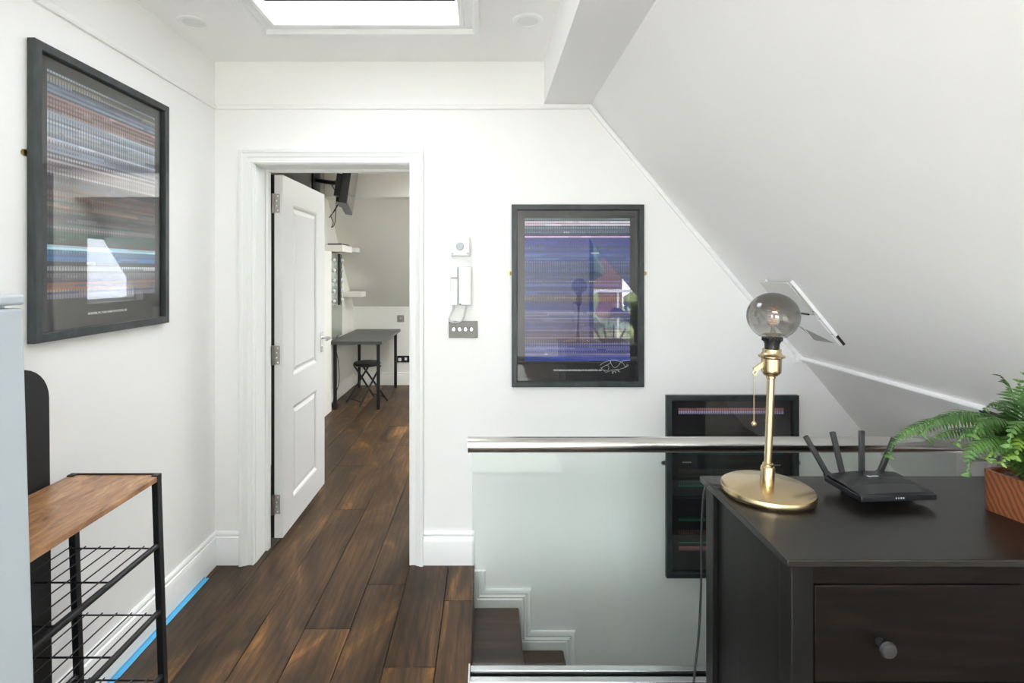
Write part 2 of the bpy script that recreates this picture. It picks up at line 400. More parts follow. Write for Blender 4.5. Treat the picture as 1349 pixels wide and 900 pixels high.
MB().box(XL - .103, XL - .097, -2.55, -1.65, .55, 2.15).build('pane', GLASSW, w3)
# study beyond the doorway
struct('wall_study_left', MB().box(SX - .2, SX, BW + WT, 7.0, -.1, 2.75), STUDYP)
struct('wall_study_far', MB().box(SX, 1.7, SY1, SY1 + .2, -.1, 1.12), STUDYP)
YB = 5.607; zB = 2.217
ss = MB(); ss.prism([(SX, SY1, 1.0), (SX, YB, zB), (SX, YB, 2.75), (SX, SY1 + .3, 2.75), (SX, SY1 + .3, 1.0)], (3.4, 0, 0))
struct('ceiling_study_slope', ss, STUDYP)
struct('trim_2', MB().box(SX, 1.7, YB - .2, YB, zB, 2.75), STUDYP, label='boxed beam at the top of the study slope')
cs = MB().box(SX, -.4, BW + WT, YB - .2, CZ, CZ + .26).box(1.5, 1.7, BW + WT, YB - .2, CZ, CZ + .26).box(-.4, 1.5, BW + WT, 4.1, CZ, CZ + .26).box(-.4, 1.5, 5.35, YB - .2, CZ, CZ + .26)
struct('ceiling_study', cs, STUDYP)
sr = MB(); sr.box(1.6, 1.8, BW + WT, 5.6, -.1, 2.75).box(1.6, 1.8, 6.5, 7.0, -.1, 2.75).box(1.6, 1.8, 5.6, 6.5, -.1, 1.1).box(1.6, 1.8, 5.6, 6.5, 1.85, 2.75)
struct('wall_study_right', sr, STUDYP)
struct('wall_study_shade_panel', MB().box(SX, SX + .035, BW + WT, 5.38, 1.95, CZ), GREYP)  # thin panel standing in for the shaded part of the left wall
w4 = thing('window_4', 'small study window out of view', None, (1.7, 6.05, 1.1), kind='structure')
fr = MB(); fr.box(1.68, 1.72, 5.6, 5.64, 1.1, 1.85).box(1.68, 1.72, 6.46, 6.5, 1.1, 1.85).box(1.68, 1.72, 5.6, 6.5, 1.1, 1.14).box(1.68, 1.72, 5.6, 6.5, 1.81, 1.85)
fr.build('frame', GLOSS, w4)
MB().box(1.697, 1.703, 5.64, 6.46, 1.14, 1.81).build('pane', GLASSS, w4)
w5 = thing('fill_window_5', 'unseen roof window added to brighten the study', None, (.8, 4.725, CZ), kind='structure')  # added out of view to lift the light level in the study
fr = MB(); fr.box(-.4, -.36, 4.1, 5.35, CZ + .12, CZ + .17).box(1.46, 1.5, 4.1, 5.35, CZ + .12, CZ + .17).box(-.4, 1.5, 4.1, 4.14, CZ + .12, CZ + .17).box(-.4, 1.5, 5.31, 5.35, CZ + .12, CZ + .17)
fr.build('frame', GLOSS, w5)
MB().box(-.37, 1.47, 4.13, 5.32, CZ + .14, CZ + .146).build('pane', GLASSW, w5)
# baseboards
BB = [(0, 0), (0, .16), (-.006, .16), (-.010, .155), (-.012, .146), (-.009, .138), (-.014, .134), (-.017, .122), (-.019, .116), (-.019, 0)]
struct('baseboard_left', MB().sweep([(XL, -3.0, 0), (XL, BW, 0), (-1.219, BW, 0)], BB, (0, 0, 1)), GLOSS)
struct('baseboard_back', MB().sweep([(-.315, BW, 0), (NOSE - .002, BW, 0)], BB, (0, 0, 1)), GLOSS)
struct('baseboard_study_left', MB().sweep([(SX, BW + WT, 0), (SX, SY1, 0), (1.6, SY1, 0)], BB, (0, 0, 1)), STUDYP)
# picture rail / cable trunking
RP = [(0, 0), (.022, 0), (.022, .010), (.016, .014), (.006, .014), (0, .010)]
struct('trim_3', MB().sweep([(XL, -3.0, 2.248), (XL, BW - .001, 2.248)], [(-p[1], p[0]) for p in RP][::-1], (0, 0, 1)), PAINT, label='slim white rail along the left wall')
struct('trim_4', MB().sweep([(XL + .012, BW, 2.248), (.50, BW, 2.248)], RP, (0, -1, 0)), PAINT, label='slim white rail above the doorway')
dn = Vector((1 / 1.21, 0, -1)).normalized()
a = Vector((.500, BW, 2.258)); b = Vector((slope_x(1.02) - .025, BW, 1.02))
t5 = MB().sweep([tuple(a), tuple(b)], RP, (0, -1, 0))
struct('trim_5', t5, GLOSS, label='white cable trunking running down the edge of the slope')
sn = Vector((-1, 0, -1 / 1.21)).normalized()      # out of the slope into the room
a = Vector((slope_x(1.016), BW, 1.016)); b = Vector((slope_x(1.016), 1.63, 1.016))
t6 = MB().sweep([tuple(a), tuple(b)], [(-.014, 0), (.014, 0), (.014, .012), (.010, .016), (-.010, .016), (-.014, .012)], tuple(sn))
struct('trim_6', t6, GLOSS, label='white cable trunking running level along the slope')
struct('trim_7', MB().box(slope_x(1.02) - .036, slope_x(1.02) + .012, BW - .022, BW, .995, 1.04), GLOSS, label='white corner piece joining the trunking', bevel=.004)

# ------------------------------------------------------------------ doorway
d1 = thing('door_1', 'white two-panel door standing open into the study, with moulded frame', None, ((DW0 + DW1) / 2, BW, 0), kind='structure')
CP = [(0, 0), (0, .014), (.006, .018), (.012, .014), (.030, .016), (.036, .022), (.046, .024), (.054, .030), (.066, .030), (.069, .026), (.069, 0)]
MB().sweep([(DW0 - .004, BW, 0), (DW0 - .004, BW, DH + .002), (DW1, BW, DH + .002), (DW1, BW, 0)], CP, (0, -1, 0)).build('architrave', GLOSS, d1)
ln = MB()
ln.box(DW0 - .02, DW0, BW, BW + WT + .01, 0, DH).box(DW1, DW1 + .02, BW, BW + WT + .01, 0, DH).box(DW0 - .02, DW1 + .02, BW, BW + WT + .01, DH, DH + .02)
ln.box(DW0, DW0 + .013, BW + .115, BW + .15, 0, DH - .013).box(DW1 - .013, DW1, BW + .115, BW + .15, 0, DH - .013).box(DW0, DW1, BW + .115, BW + .15, DH - .013, DH)
ln.build('lining', GLOSS, d1, bevel=.0015, seg=1)
# leaf: stands at right angles to the wall; X -1.124..-1.080, Y 2.775..3.49
lx0, lx1, ly0, ly1, lz0, lz1 = -1.124, -1.080, 2.775, 3.49, .034, 1.958
leaf = MB(); pan = [(2.922, 3.345, .86, 1.822), (2.922, 3.345, .18, .70)]
def grid_leaf(mb, x0, x1):
    mb.box(x0, x1, ly0, pan[0][0], lz0, lz1).box(x0, x1, pan[0][1], ly1, lz0, lz1)
    mb.box(x0, x1, pan[0][0], pan[0][1], lz0, .18).box(x0, x1, pan[0][0], pan[0][1], .70, .86).box(x0, x1, pan[0][0], pan[0][1], 1.822, lz1)
grid_leaf(leaf, lx0, lx1)
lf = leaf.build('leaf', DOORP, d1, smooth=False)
for y0, y1, z0, z1 in pan:
    m = MB(); m.box(lx0 + .012, lx1 - .012, y0, y1, z0, z1)
    for xs, sg in ((lx1, 1), (lx0, -1)):
        pr = [(0, 0), (0, -.011), (.022, -.011), (.016, -.004), (.006, 0)]
        ring = [(xs, y0, z0), (xs, y1, z0), (xs, y1, z1), (xs, y0, z1)]
        if sg < 0: ring = ring[::-1]
        m.sweep(ring, pr, (sg, 0, 0), True)
        e = .030; q = sg * .007          # raised field
        xa = xs - sg * .012
        o = [(xa, y0 + e, z0 + e), (xa, y1 - e, z0 + e), (xa, y1 - e, z1 - e), (xa, y0 + e, z1 - e)]
        i = [(xa + q, y0 + e + .02, z0 + e + .02), (xa + q, y1 - e - .02, z0 + e + .02), (xa + q, y1 - e - .02, z1 - e - .02), (xa + q, y0 + e + .02, z1 - e - .02)]
        m.add(o + i, [(0, 1, 5, 4), (1, 2, 6, 5), (2, 3, 7, 6), (3, 0, 4, 7), (4, 5, 6, 7)])
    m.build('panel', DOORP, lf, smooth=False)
for zc in (1.807, 1.003, .213):
    m = MB(); m.box(-1.133, -1.094, 2.7715, 2.7745, zc - .05, zc + .05).box(-1.143, -1.128, 2.757, 2.7745, zc - .05, zc + .05)
    m.tube([(-1.1305, 2.769, zc - .052), (-1.1305, 2.769, zc + .052)], .0065, 10)
    h = m.build('hinge', NICKEL, d1)
    sc = MB()
    for dz in (-.038, -.013, .013, .038): sc.tube([(-1.104 - .006 * (abs(dz) < .02), 2.7695, zc + dz), (-1.104 - .006 * (abs(dz) < .02), 2.772, zc + dz)], .004, 8)
    sc.build('screw', CHROME, h)
MB().box(DW0 + .0005, lx0 - .0005, 2.778, 2.786, .034, 1.958).build('hinge_gap_shade', RUBBER, d1)  # added black strip standing in for the dark shade in the hinge gap
m = MB(); m.box(lx1, lx1 + .006, 3.405, 3.445, .92, 1.05)
hd = m.build('handle_plate', CHROME, d1, bevel=.002)
m = MB(); m.tube(spline([(lx1 + .004, 3.425, 1.012), (lx1 + .045, 3.425, 1.012), (lx1 + .056, 3.415, 1.012), (lx1 + .058, 3.32, 1.010)], 6), .008, 10)
m.tube([(lx1 + .004, 3.425, .955), (lx1 + .009, 3.425, .955)], .008, 10)
m.build('lever', CHROME, hd)

# ------------------------------------------------------------------ stairs
st = thing('staircase', 'dark wooden steps with white stepped skirting going down behind the glass', 'staircase', (NOSE, 2.2, -.2))
rise, going = .2085, .218
tx = .158; tz = -.205
path = [(NOSE - .028, BW - .001, -.03), (NOSE - .028, BW - .001, tz)]
for i in range(8):
    x1 = tx + going * i; z = tz - rise * i
    x0 = (NOSE - .012) if i == 0 else x1 - going - .034
    MB().box(x0, x1, YG + .045, BW - .021, z - .028, z).build('tread', TREAD, st, bevel=.006)
    MB().box(x1 - .034, x1 - .02, YG + .045, BW - .021, z - rise, z - .028).build('riser', TREAD, st)
    path += [(x1 - .022, BW - .001, z), (x1 - .022, BW - .001, z - rise)]
MB().box(NOSE - .012, NOSE, YG + .045, BW - .021, tz, -.021).build('riser', TREAD, st)
SP = [(0, 0), (0, .018), (.036, .019), (.042, .015), (.05, .02), (.058, .012), (.066, .017), (.076, .014), (.083, .006), (.083, 0)]
MB().sweep(path, SP, (0, -1, 0)).build('skirting', GLOSS, st)

# ------------------------------------------------------------------ glass balustrade
gb = thing('glass_balustrade', 'clear glass balustrade with round steel handrail in front of the stairs', 'balustrade', (.75, YG, 0))
MB().box(-.048, 1.565, YG - .006, YG + .006, .06, .850).build('glass_panel', GLASSG, gb, bevel=.001, seg=1)
MB().tube([(-.058, YG, .867), (1.64, YG, .867)], .0255, 32).build('handrail', STEEL, gb)
m = MB(); m.lathe((0, 0, 0), [(.0265, 0), (.0265, .004)], 24, Matrix.Rotation(R(90), 3, 'Y')); m.v = [(x - .062, y + YG, z + .867) for x, y, z in m.v]
m.build('end_cap', STEEL, gb)
m = MB(); m.tube([(1.622, YG, .846), (1.622, YG, .818), (1.690, YG, .818)], .008, 10); m.box(1.684, 1.694, YG - .022, YG + .022, .796, .84)
m.build('wall_bracket', NICKEL, gb, bevel=.003)
m = MB(); m.box(-.056, 1.9, YG - .037, YG - .012, 0, .102).box(-.056, 1.9, YG + .012, YG + .037, 0, .102).box(-.056, 1.9, YG - .037, YG + .037, 0, .03)
m.build('base_channel', ALU, gb, bevel=.002)
MB().box(-.05, 1.6, YG - .012, YG - .0065, .05, .098).build('gasket', RUBBER, gb)
MB().box(-.05, 1.6, YG + .0065, YG + .012, .05, .098).build('gasket', RUBBER, gb)
MB().box(-.061, -.056, YG - .04, YG + .04, 0, .106).build('end_plate', WHITEPL, gb, bevel=.001)

# ------------------------------------------------------------------ framed posters
def art_mesh(name, parent, w, h, zc, bands, rows, cols, seed, dotty=.62, yy=-.006):
    rnd = random.Random(seed); vs = []; fs = []; colr = []
    for r in range(rows + 1):
        for c in range(cols + 1): vs.append((-w / 2 + w * c / cols, yy, zc + h / 2 - h * r / rows))
    def band(t):
        for i in range(len(bands) - 1):
            if bands[i][0] <= t < bands[i + 1][0]: return bands[i]
        return bands[-1]
    for r in range(rows):
        t = (r + .5) / rows; b = band(t)
        base = [Vector(srgb(*q)[:3]) for q in b[1]]
        cur = rnd.choice(base) * rnd.uniform(.5, 1.5); alt = rnd.choice(base) * rnd.uniform(.4, 1.1); left = 0; dot = rnd.random() < b[2]
        for c in range(cols):
            if left <= 0:
                left = int(rnd.expovariate(1 / 16)) + 3
                k = cur.lerp(rnd.choice(base), rnd.uniform(.0, .6)) * rnd.uniform(.8, 1.25)
                gl = rnd.random() < .006 and b[2] > .2
                if gl: k = Vector((.45, .45, .48)); left = int(rnd.uniform(3, 9))
            left -= 1
            q = k if not (dot and c % 2) else k * (1 - dotty) + alt * .12
            colr.append((min(1, q.x), min(1, q.y), min(1, q.z), 1))
            a = r * (cols + 1) + c; fs.append((a, a + cols + 1, a + cols + 2, a + 1))
    me = bpy.data.meshes.new(name); me.from_pydata(vs, [], fs)
    at = me.color_attributes.new('Col', 'FLOAT_COLOR', 'CORNER')
    buf = []
    for q in colr: buf += list(q) * 4
    at.data.foreach_set('color', buf)
    me.materials.append(PRINT); o = bpy.data.objects.new(name, me); COL.objects.link(o); o.parent = parent
    return o
def poster(label, loc, rotz, bands, seed, cap=None, plates=BRASSD, pw=.52, ph=.705, pz=.030, sides=(-1, 1)):
    w, h, fw, d = .650, .897, .027, .024
    t = thing('framed_poster', label, 'poster', loc, rotz)
    ring = [(-w / 2, -.002, -h / 2), (-w / 2, -.002, h / 2), (w / 2, -.002, h / 2), (w / 2, -.002, -h / 2)]
    MB().sweep(ring, [(0, 0), (0, d - .002), (-.003, d), (-fw + .003, d), (-fw, d - .003), (-fw, 0)], (0, -1, 0), True).build('frame', FRAMEB, t, world=False, smooth=False)
    MB().box(-w / 2 + .01, w / 2 - .01, -.005, -.002, -h / 2 + .01, h / 2 - .01).build('paper', PAPER, t, world=False)
    art_mesh('print', t, pw, ph, pz, bands, 96, 92, seed)
    MB().box(-w / 2 + fw - .003, w / 2 - fw + .003, -.0125, -.0100, -h / 2 + fw - .003, h / 2 - fw + .003).build('glazing', GLASSP, t, world=False)
    for s in sides:
        m = MB(); x = s * (w / 2 + .004)
        m.lathe((0, 0, 0), [(.010, 0), (.010, .002)], 16, Matrix.Rotation(R(90), 3, 'X')); m.v = [(v[0] + x + s * .006, v[1] - .001, v[2] + .11) for v in m.v]
        m.box(min(x - s * .008, x + s * .006), max(x - s * .008, x + s * .006), -.003, -.001, .10, .12)
        m.build('hanging_plate', plates, t, world=False)
    if cap:
        cu = bpy.data.curves.new('caption', 'FONT'); cu.body = cap[0]; cu.align_x = 'CENTER'; cu.size = .0125
        cu.materials.append(INKW); o = bpy.data.objects.new('caption', cu); COL.objects.link(o); o.parent = t
        cu.offset = .0003
        bpy.context.view_layer.update(); k = cap[1] / max(o.dimensions.x, 1e-3)
        me = bpy.data.meshes.new_from_object(o.evaluated_get(bpy.context.evaluated_depsgraph_get())); bpy.data.objects.remove(o)
        me.transform(Matrix.Translation((0, -.0062, cap[2])) @ Matrix.Rotation(R(90), 4, 'X') @ Matrix.Diagonal((k, cap[4], 1, 1)))
        o = bpy.data.objects.new('caption', me); COL.objects.link(o); o.parent = t
    return t
gA = [(0, [(150, 160, 176), (60, 60, 66), (190, 184, 160)], .9), (.05, [(120, 132, 156), (96, 106, 132)], .5), (.10, [(170, 132, 124), (120, 100, 104), (200, 176, 170)], .8),
      (.18, [(170, 178, 192), (130, 144, 168), (200, 204, 210)], .9), (.30, [(150, 160, 182), (124, 124, 140), (190, 186, 190)], .9), (.38, [(150, 136, 146), (170, 160, 166)], .7),
      (.45, [(48, 52, 86), (70, 60, 74), (110, 110, 126)], .5), (.50, [(90, 50, 42), (40, 36, 50), (130, 112, 112)], .8), (.56, [(110, 114, 106), (60, 72, 76), (140, 110, 100)], .9),
      (.62, [(46, 48, 84), (120, 128, 140), (96, 76, 78)], .8), (.66, [(96, 112, 112), (70, 88, 90), (140, 128, 132)], .9), (.70, [(26, 70, 66), (22, 26, 28), (60, 110, 100)], .9),
      (.735, [(30, 28, 32), (84, 50, 46), (40, 64, 66)], .6), (.765, [(170, 204, 226)], .0), (.778, [(50, 108, 164), (36, 80, 140), (90, 140, 180)], .5), (.835, [(26, 38, 66), (20, 22, 28)], .6),
      (.85, [(14, 14, 16), (190, 196, 204), (40, 40, 48)], 1), (.88, [(24, 22, 30), (120, 116, 128), (70, 60, 84)], 1), (.92, [(40, 44, 96), (140, 84, 60), (70, 60, 90)], .6), (.955, [(170, 130, 110), (52, 52, 104)], .3), (.975, [(130, 116, 146), (150, 144, 160)], 1)]
gB = [(0, [(70, 84, 100), (110, 130, 140)], 1), (.02, [(196, 204, 220), (214, 196, 210)], .1), (.05, [(110, 136, 150), (50, 64, 96), (84, 110, 130)], 1), (.10, [(24, 30, 76), (60, 80, 120)], .7),
      (.125, [(204, 180, 214), (170, 150, 200)], .1), (.14, [(24, 44, 130), (34, 54, 140)], .1), (.19, [(52, 76, 150), (40, 58, 128), (84, 110, 160)], .5), (.30, [(60, 80, 140), (80, 98, 150), (50, 56, 104)], .8),
      (.42, [(56, 70, 130), (90, 100, 150), (54, 50, 96)], .6), (.54, [(116, 100, 110), (70, 62, 92)], .9), (.585, [(24, 40, 120), (44, 66, 140)], .3), (.65, [(120, 118, 150), (50, 60, 120)], .5),
      (.72, [(110, 84, 110), (60, 54, 110), (50, 66, 130)], .6), (.82, [(130, 110, 120), (70, 60, 100), (60, 40, 50)], .5), (.88, [(60, 72, 150), (120, 116, 160)], .4), (.93, [(140, 132, 170), (90, 90, 150)], .3), (.965, [(22, 62, 166), (20, 54, 150)], .1)]
gC = [(0, [(190, 140, 150), (170, 110, 116)], 1), (.02, [(170, 166, 204), (150, 140, 190)], 1), (.04, [(16, 14, 18), (34, 24, 28)], .8), (.09, [(16, 18, 20), (30, 32, 32)], .8), (.24, [(10, 22, 28), (8, 34, 42)], .5),
      (.31, [(40, 92, 104)], .2), (.32, [(8, 20, 26), (18, 30, 34)], .6), (.43, [(64, 54, 52), (34, 32, 34), (60, 78, 80)], 1), (.54, [(12, 100, 72), (20, 130, 96)], .3), (.553, [(12, 16, 18), (26, 36, 40)], 1), (.60, [(16, 28, 42), (24, 40, 58)], 1), (.66, [(26, 24, 32)], .5),
      (.745, [(150, 136, 160), (60, 60, 70)], .2), (.755, [(14, 18, 20)], .2), (.775, [(40, 120, 90), (30, 60, 54)], 1), (.79, [(14, 16, 18)], .4), (.85, [(96, 66, 62), (44, 36, 36)], .8), (.89, [(24, 22, 24), (70, 52, 40)], 1), (.925, [(14, 18, 18)], .2), (.935, [(44, 130, 92)], .7), (.945, [(18, 20, 22)], .3), (.97, [(150, 100, 100), (130, 84, 86)], .3)]
poster('dark framed poster of pastel and rust streaks hung on the left wall', (XL, 1.857, 1.682), R(90), gA, 3,
       ('MONSTERS, INC. PIXAR ANIMATION STUDIOS, 2001', .190, -.382, 0, .85), sides=(-1,))
pB = poster('signed framed poster of blue streaks hung beside the light switches', (.449, BW, 1.3265), 0, gB, 11,
            ('WRESTLEMANIA 25: SHAWN MICHAELS VS THE UNDERTAKER, 2009', .24, -.372, 0, .85))
poster('nearly black framed poster with thin coloured lines, low behind the glass balustrade', (1.209, BW, .3885), 0, gC, 23, plates=NICKEL)
# the white pen signature on the blue poster
def px(u, v, yy=-.0066): return ((u - 641) / 690 * (BW - .02) - .449, yy, H - (v - 358) / 690 * (BW - .02) - 1.3265)
sg = MB()
for st_ in ([(791, 482), (797, 478), (804, 476), (805, 479), (797, 483), (793, 486), (799, 482), (803, 484), (801, 489), (795, 488)],
            [(792, 485), (799, 491), (807, 488), (818, 487), (826, 484), (829, 482), (827, 481), (825, 484), (820, 478), (806, 475), (806, 480), (810, 485), (815, 483), (820, 477), (831, 475)],
            [(807, 489), (808, 493), (810, 489), (812, 492), (813, 488), (817, 491), (815, 488)]):
    sg.tube(spline([px(*q) for q in st_], 4), .0007, 4)
sg.build('signature', INKW, pB, world=False)

# ------------------------------------------------------------------ things on the back wall
def wx(u): return (u - 641) / 266
def wz(v): return H - (v - 358) / 266
t = thing('wall_controller', 'small square white wall control with round dial above the entry phone', 'control', (wx(607), BW, wz(338)))
MB().box(wx(594), wx(619.5), BW - .038, BW, wz(338), wz(312.5)).build('housing', WHITEPL, t, bevel=.006, seg=3)
MB().box(wx(595.3), wx(618.3), BW - .0405, BW - .0375, wz(336.8), wz(313.6)).build('face_plate', WHITEPL, t, bevel=.003)
m = MB(); m.lathe((0, 0, 0), [(.0185, 0), (.0185, .004), (.016, .009), (.0, .010)], 28, Matrix.Rotation(R(90), 3, 'X')); m.v = [(x + wx(606.5), y + BW - .040, z + wz(325)) for x, y, z in m.v]
m.build('dial', GREYPL, t)
for u in (597, 616.7):
    m = MB().box(wx(u) - .004, wx(u) + .004, BW - .0425, BW - .040, wz(334.5) - .005, wz(334.5) + .005); m.build('indicator', GREYPL, t, bevel=.001)
t = thing('entry_phone', 'white door entry handset with looped cord above the dimmer plate', 'phone', (wx(607), BW, wz(402)))
MB().box(wx(604.2), wx(621), BW - .038, BW, wz(402), wz(351.5)).build('base_unit', WHITEPL, t, bevel=.005, seg=3)
m = MB(); m.box(wx(594), wx(603.6), BW - .050, BW - .020, wz(401.5), wz(386)).box(wx(594), wx(603.6), BW - .042, BW - .022, wz(386), wz(366)).box(wx(594), wx(603.6), BW - .050, BW - .020, wz(366), wz(351.5)).box(wx(594.5), wx(604.5), BW - .022, BW, wz(400), wz(353))
m.build('handset', WHITEPL, t, bevel=.003)
pts = spline([(wx(598), BW - .03, wz(401)), (wx(597), BW - .02, wz(409)), (wx(591.5), BW - .012, wz(420)), (wx(597), BW - .012, wz(424.5)), (wx(607), BW - .014, wz(423)), (wx(611.5), BW - .014, wz(415)), (wx(614.5), BW - .018, wz(402))], 40)
coil = []
for i, p in enumerate(pts):
    tn = (pts[min(i + 1, len(pts) - 1)] - pts[max(i - 1, 0)]).normalized(); s_ = tn.cross(Vector((0, 1, 0))).normalized()
    an = i * 1.15; coil.append(p + (s_ * math.cos(an) + Vector((0, 1, 0)) * math.sin(an)) * .0042)
MB().tube(coil, .0019, 5).build('coiled_cord', WHITEPL, t)
MB().box(wx(605), wx(608), BW - .039, BW - .037, wz(401), wz(399.5)).build('slot', BLKPL, t)
t = thing('dimmer_switch', 'dark metal plate with four round dimmer knobs below the entry phone', 'switch', (wx(610), BW, wz(445)))
MB().box(wx(591.2), wx(629.3), BW - .007, BW, wz(445), wz(423)).build('plate', DARKNI, t, bevel=.0015)
for u in (598, 605.7, 613.5, 621.3):
    m = MB(); m.lathe((0, 0, 0), [(.0105, 0), (.0100, .012), (.008, .0155), (0, .016)], 20, Matrix.Rotation(R(90), 3, 'X')); m.v = [(x + wx(u), y + BW - .007, z + wz(433.5)) for x, y, z in m.v]
    m.build('knob', CHROME, t)
# downlights
for x, y, lab in ((-1.22, 2.185, 'round recessed downlight left of the skylight'), (.170, 2.17, 'round recessed downlight right of the skylight')):
    t = thing('downlight', lab, 'light', (x, y, CZ), group='recessed ceiling lights')
    m = MB(); m.lathe((x, y, CZ), [(.043, -.001), (.046, -.006), (.060, -.006), (.064, -.002), (.064, 0)], 36); m.f = [f for f in m.f if len(f) == 4]; m.build('trim_ring', GLOSS, t)
    MB().lathe((x, y, CZ - .003), [(.0, 0), (.044, 0), (.044, .003)], 32).build('diffuser', WHITEPL, t)

# ------------------------------------------------------------------ hatch on the slope
hz = thing('slope_hatch', 'white metal hatch with raised flap on the sloped ceiling behind the bulb', 'hatch', (1.35, 2.2, 1.28))
ux = dn; uy = Vector((0, 1, 0)); un = sn
O = Vector((slope_x(1.41), 2.11, 1.41))
def hp(a, b, c): return tuple(O + ux * a + uy * b + un * c)       # a down the slope, b away, c out
def hbox(mb, a0, a1, b0, b1, c0, c1, tilt=0):
    vs = [hp(a, b, c + tilt * (a - a0)) for c in (c0, c1) for b in (b0, b1) for a in (a0, a1)]
    return mb.add(vs, [(0, 2, 3, 1), (4, 5, 7, 6), (0, 1, 5, 4), (2, 6, 7, 3), (0, 4, 6, 2), (1, 3, 7, 5)])
hbox(MB(), 0, .335, 0, .012, 0, .013).build('mounting_rail', GLOSS, hz); hbox(MB(), 0, .33, .2, .205, 0, .01).build('mounting_rail', GLOSS, hz)
HATCHM = plain('pale_grey_metal', (.70, .70, .68), .4, .1, .02); HATCHD = plain('shaded_metal_grey', (.36, .36, .35), .45, .1, .02)  # the darker grey has shade put into its colour
m = MB(); hbox(m, 0, .165, .014, .235, .014, .018); m.build('fixed_plate', HATCHM, hz, bevel=.001, seg=1)
MB().prism([hp(a, b, .012) for a, b in ((.172, .014), (.172, .225), (.2425, .235), (.324, .034), (.332, .014))], un * .004).build('flap', GLOSS, hz)
MB().prism([hp(a, b, .002) for a, b in ((.205, .262), (.34, .196), (.330, .014), (.225, .014))], un * .006).build('shaded_plate', HATCHD, hz)  # flat grey wedge painted as the shaded underside below the flap
m = MB(); m.tube([hp(.168, .05, .018), hp(.168, .13, .018)], .004, 8); m.build('hinge', RUBBER, hz)
m = MB(); hbox(m, .285, .332, -.0015, 0.0, .001, .012); m.build('slot', BLKPL, hz)
for a in (.02, .15, .19, .27):
    c = Vector(hp(a, .006, .013)); m = MB(); m.ball(c, .004, 10, 6); m.build('screw', CHROME, hz)
# cables leaving the trunking
xs = slope_x(1.016)
def cable(label, pts, r, mat, cat='cable', name='cable', n=8):
    o = MB().tube(spline(pts, 8), r, n).build(name, mat); return tag(o, label, cat)
cable('black cable leaving the end of the slope trunking behind the fern', [(xs - .012, 1.64, 1.010), (xs - .008, 1.57, 1.004), (xs + .01, 1.50, .975), (xs + .055, 1.46, .915), (xs + .12, 1.45, .83), (xs + .2, 1.45, .72)], .007, BLKPL)
cable('white cable leaving the end of the slope trunking behind the fern', [(xs - .006, 1.64, 1.000), (xs - .004, 1.59, .992), (xs + .012, 1.54, .962), (xs + .05, 1.50, .91), (xs + .12, 1.49, .82), (xs + .2, 1.49, .72)], .005, WHITEPL)

# ------------------------------------------------------------------ dresser
DT = .910; X0, X1, YF, YK = .558, 1.60, .971, 1.372
ds = thing('dresser', 'black-brown wooden chest of drawers at the right foreground', 'dresser', ((X0 + X1) / 2, (YF + YK) / 2, 0))
MB().box(X0, X1, YF, YK, DT - .014, DT).build('top', DRESS, ds, bevel=.002)
bx0, bx1, by0, by1 = X0 + .014, X1 - .014, YF + .012, YK - .006
for x in (bx0, bx1 - .042):
    for y in (by0, by1 - .042):
        MB().box(x, x + .042, y, y + .042, 0, DT - .014).build('leg', DRESSV, ds, bevel=.0015)
for x in (bx0 + .012, bx1 - .028): MB().box(x, x + .016, by0 + .042, by1 - .042, .11, DT - .014).build('side_panel', DRESSV, ds)
MB().box(bx0 + .042, bx1 - .042, by1 - .012, by1 - .004, .11, DT - .014).build('back_panel', DRESSV, ds)
MB().box(bx0 + .042, bx1 - .042, by0 + .003, by0 + .03, .858, DT - .014).build('top_rail', DRESSF, ds)
dz = [(.672, .855), (.475, .667), (.275, .470), (.11, .270)]
for z0, z1 in dz:
    d = MB().box(bx0 + .045, bx1 - .045, by0 + .002, by0 + .022, z0, z1).build('drawer', DRESSF, ds, bevel=.002)
    for xk in (.738, 1.40):
        zk = (z0 + z1) / 2 - .014
        m = MB(); m.lathe((0, 0, 0), [(.008, 0), (.007, .012), (.013, .017), (.0155, .022), (.013, .027), (0, .029)], 24, Matrix.Rotation(R(90), 3, 'X'))
        m.v = [(x + xk, y + by0 + .002, z + zk) for x, y, z in m.v]; m.build('knob', NICKEL if 0 else plain('dark_metal_knob', srgb(70, 70, 72), .35, .6) if 'dark_metal_knob' not in bpy.data.materials else bpy.data.materials['dark_metal_knob'], d)
MB().box(bx0 + .042, bx1 - .042, by0 + .024, by1 - .014, .11, .12).build('bottom', DRESSV, ds)

# ------------------------------------------------------------------ lamp
LX, LY = .676, 1.262
lp = thing('table_lamp', 'brass table lamp with big bare smoked bulb on the dresser', 'lamp', (LX, LY, DT))
SH = (DT + .02, -.035)
m = MB(); m.lathe((LX, LY, DT), [(.100, 0), (.103, .003), (.1045, .010), (.102, .017), (.096, .0205), (.016, .0235), (0, .0235)], 72); m.build('base', BRASS, lp)
m = MB(); m.lathe((LX, LY, DT + .023), [(.0155, 0), (.0155, .040), (.0145, .043), (.012, .044), (.012, .050), (.0085, .052), (.0085, .254), (.0105, .256), (.0105, .262)], 32)
m.build('stem', BRASS, lp, shear=SH)
zs = DT + .283
m = MB(); m.lathe((LX, LY, zs), [(.009, 0), (.016, .003), (.0215, .010), (.022, .016), (.022, .043), (.029, .047), (.0295, .050), (.024, .053), (.0205, .058), (.0205, .066), (.017, .067)], 36)
m.build('socket', BRASS, lp, shear=SH)
m = MB(); m.lathe((LX, LY, zs + .066), [(.016, 0), (.0165, .012), (.0205, .020), (.0215, .027), (.014, .027)], 24)
for k in range(16):
    a = 2 * math.pi * k / 16; c = Vector((LX + .021 * math.cos(a), LY + .021 * math.sin(a), zs + .090)); m.ball(c, .0026, 6, 4, (1, 1, 2))
m.build('lamp_holder', BLKPL, lp, shear=SH)
bc = Vector((LX, LY, DT + .428)); zt = zs + .085 - bc.z
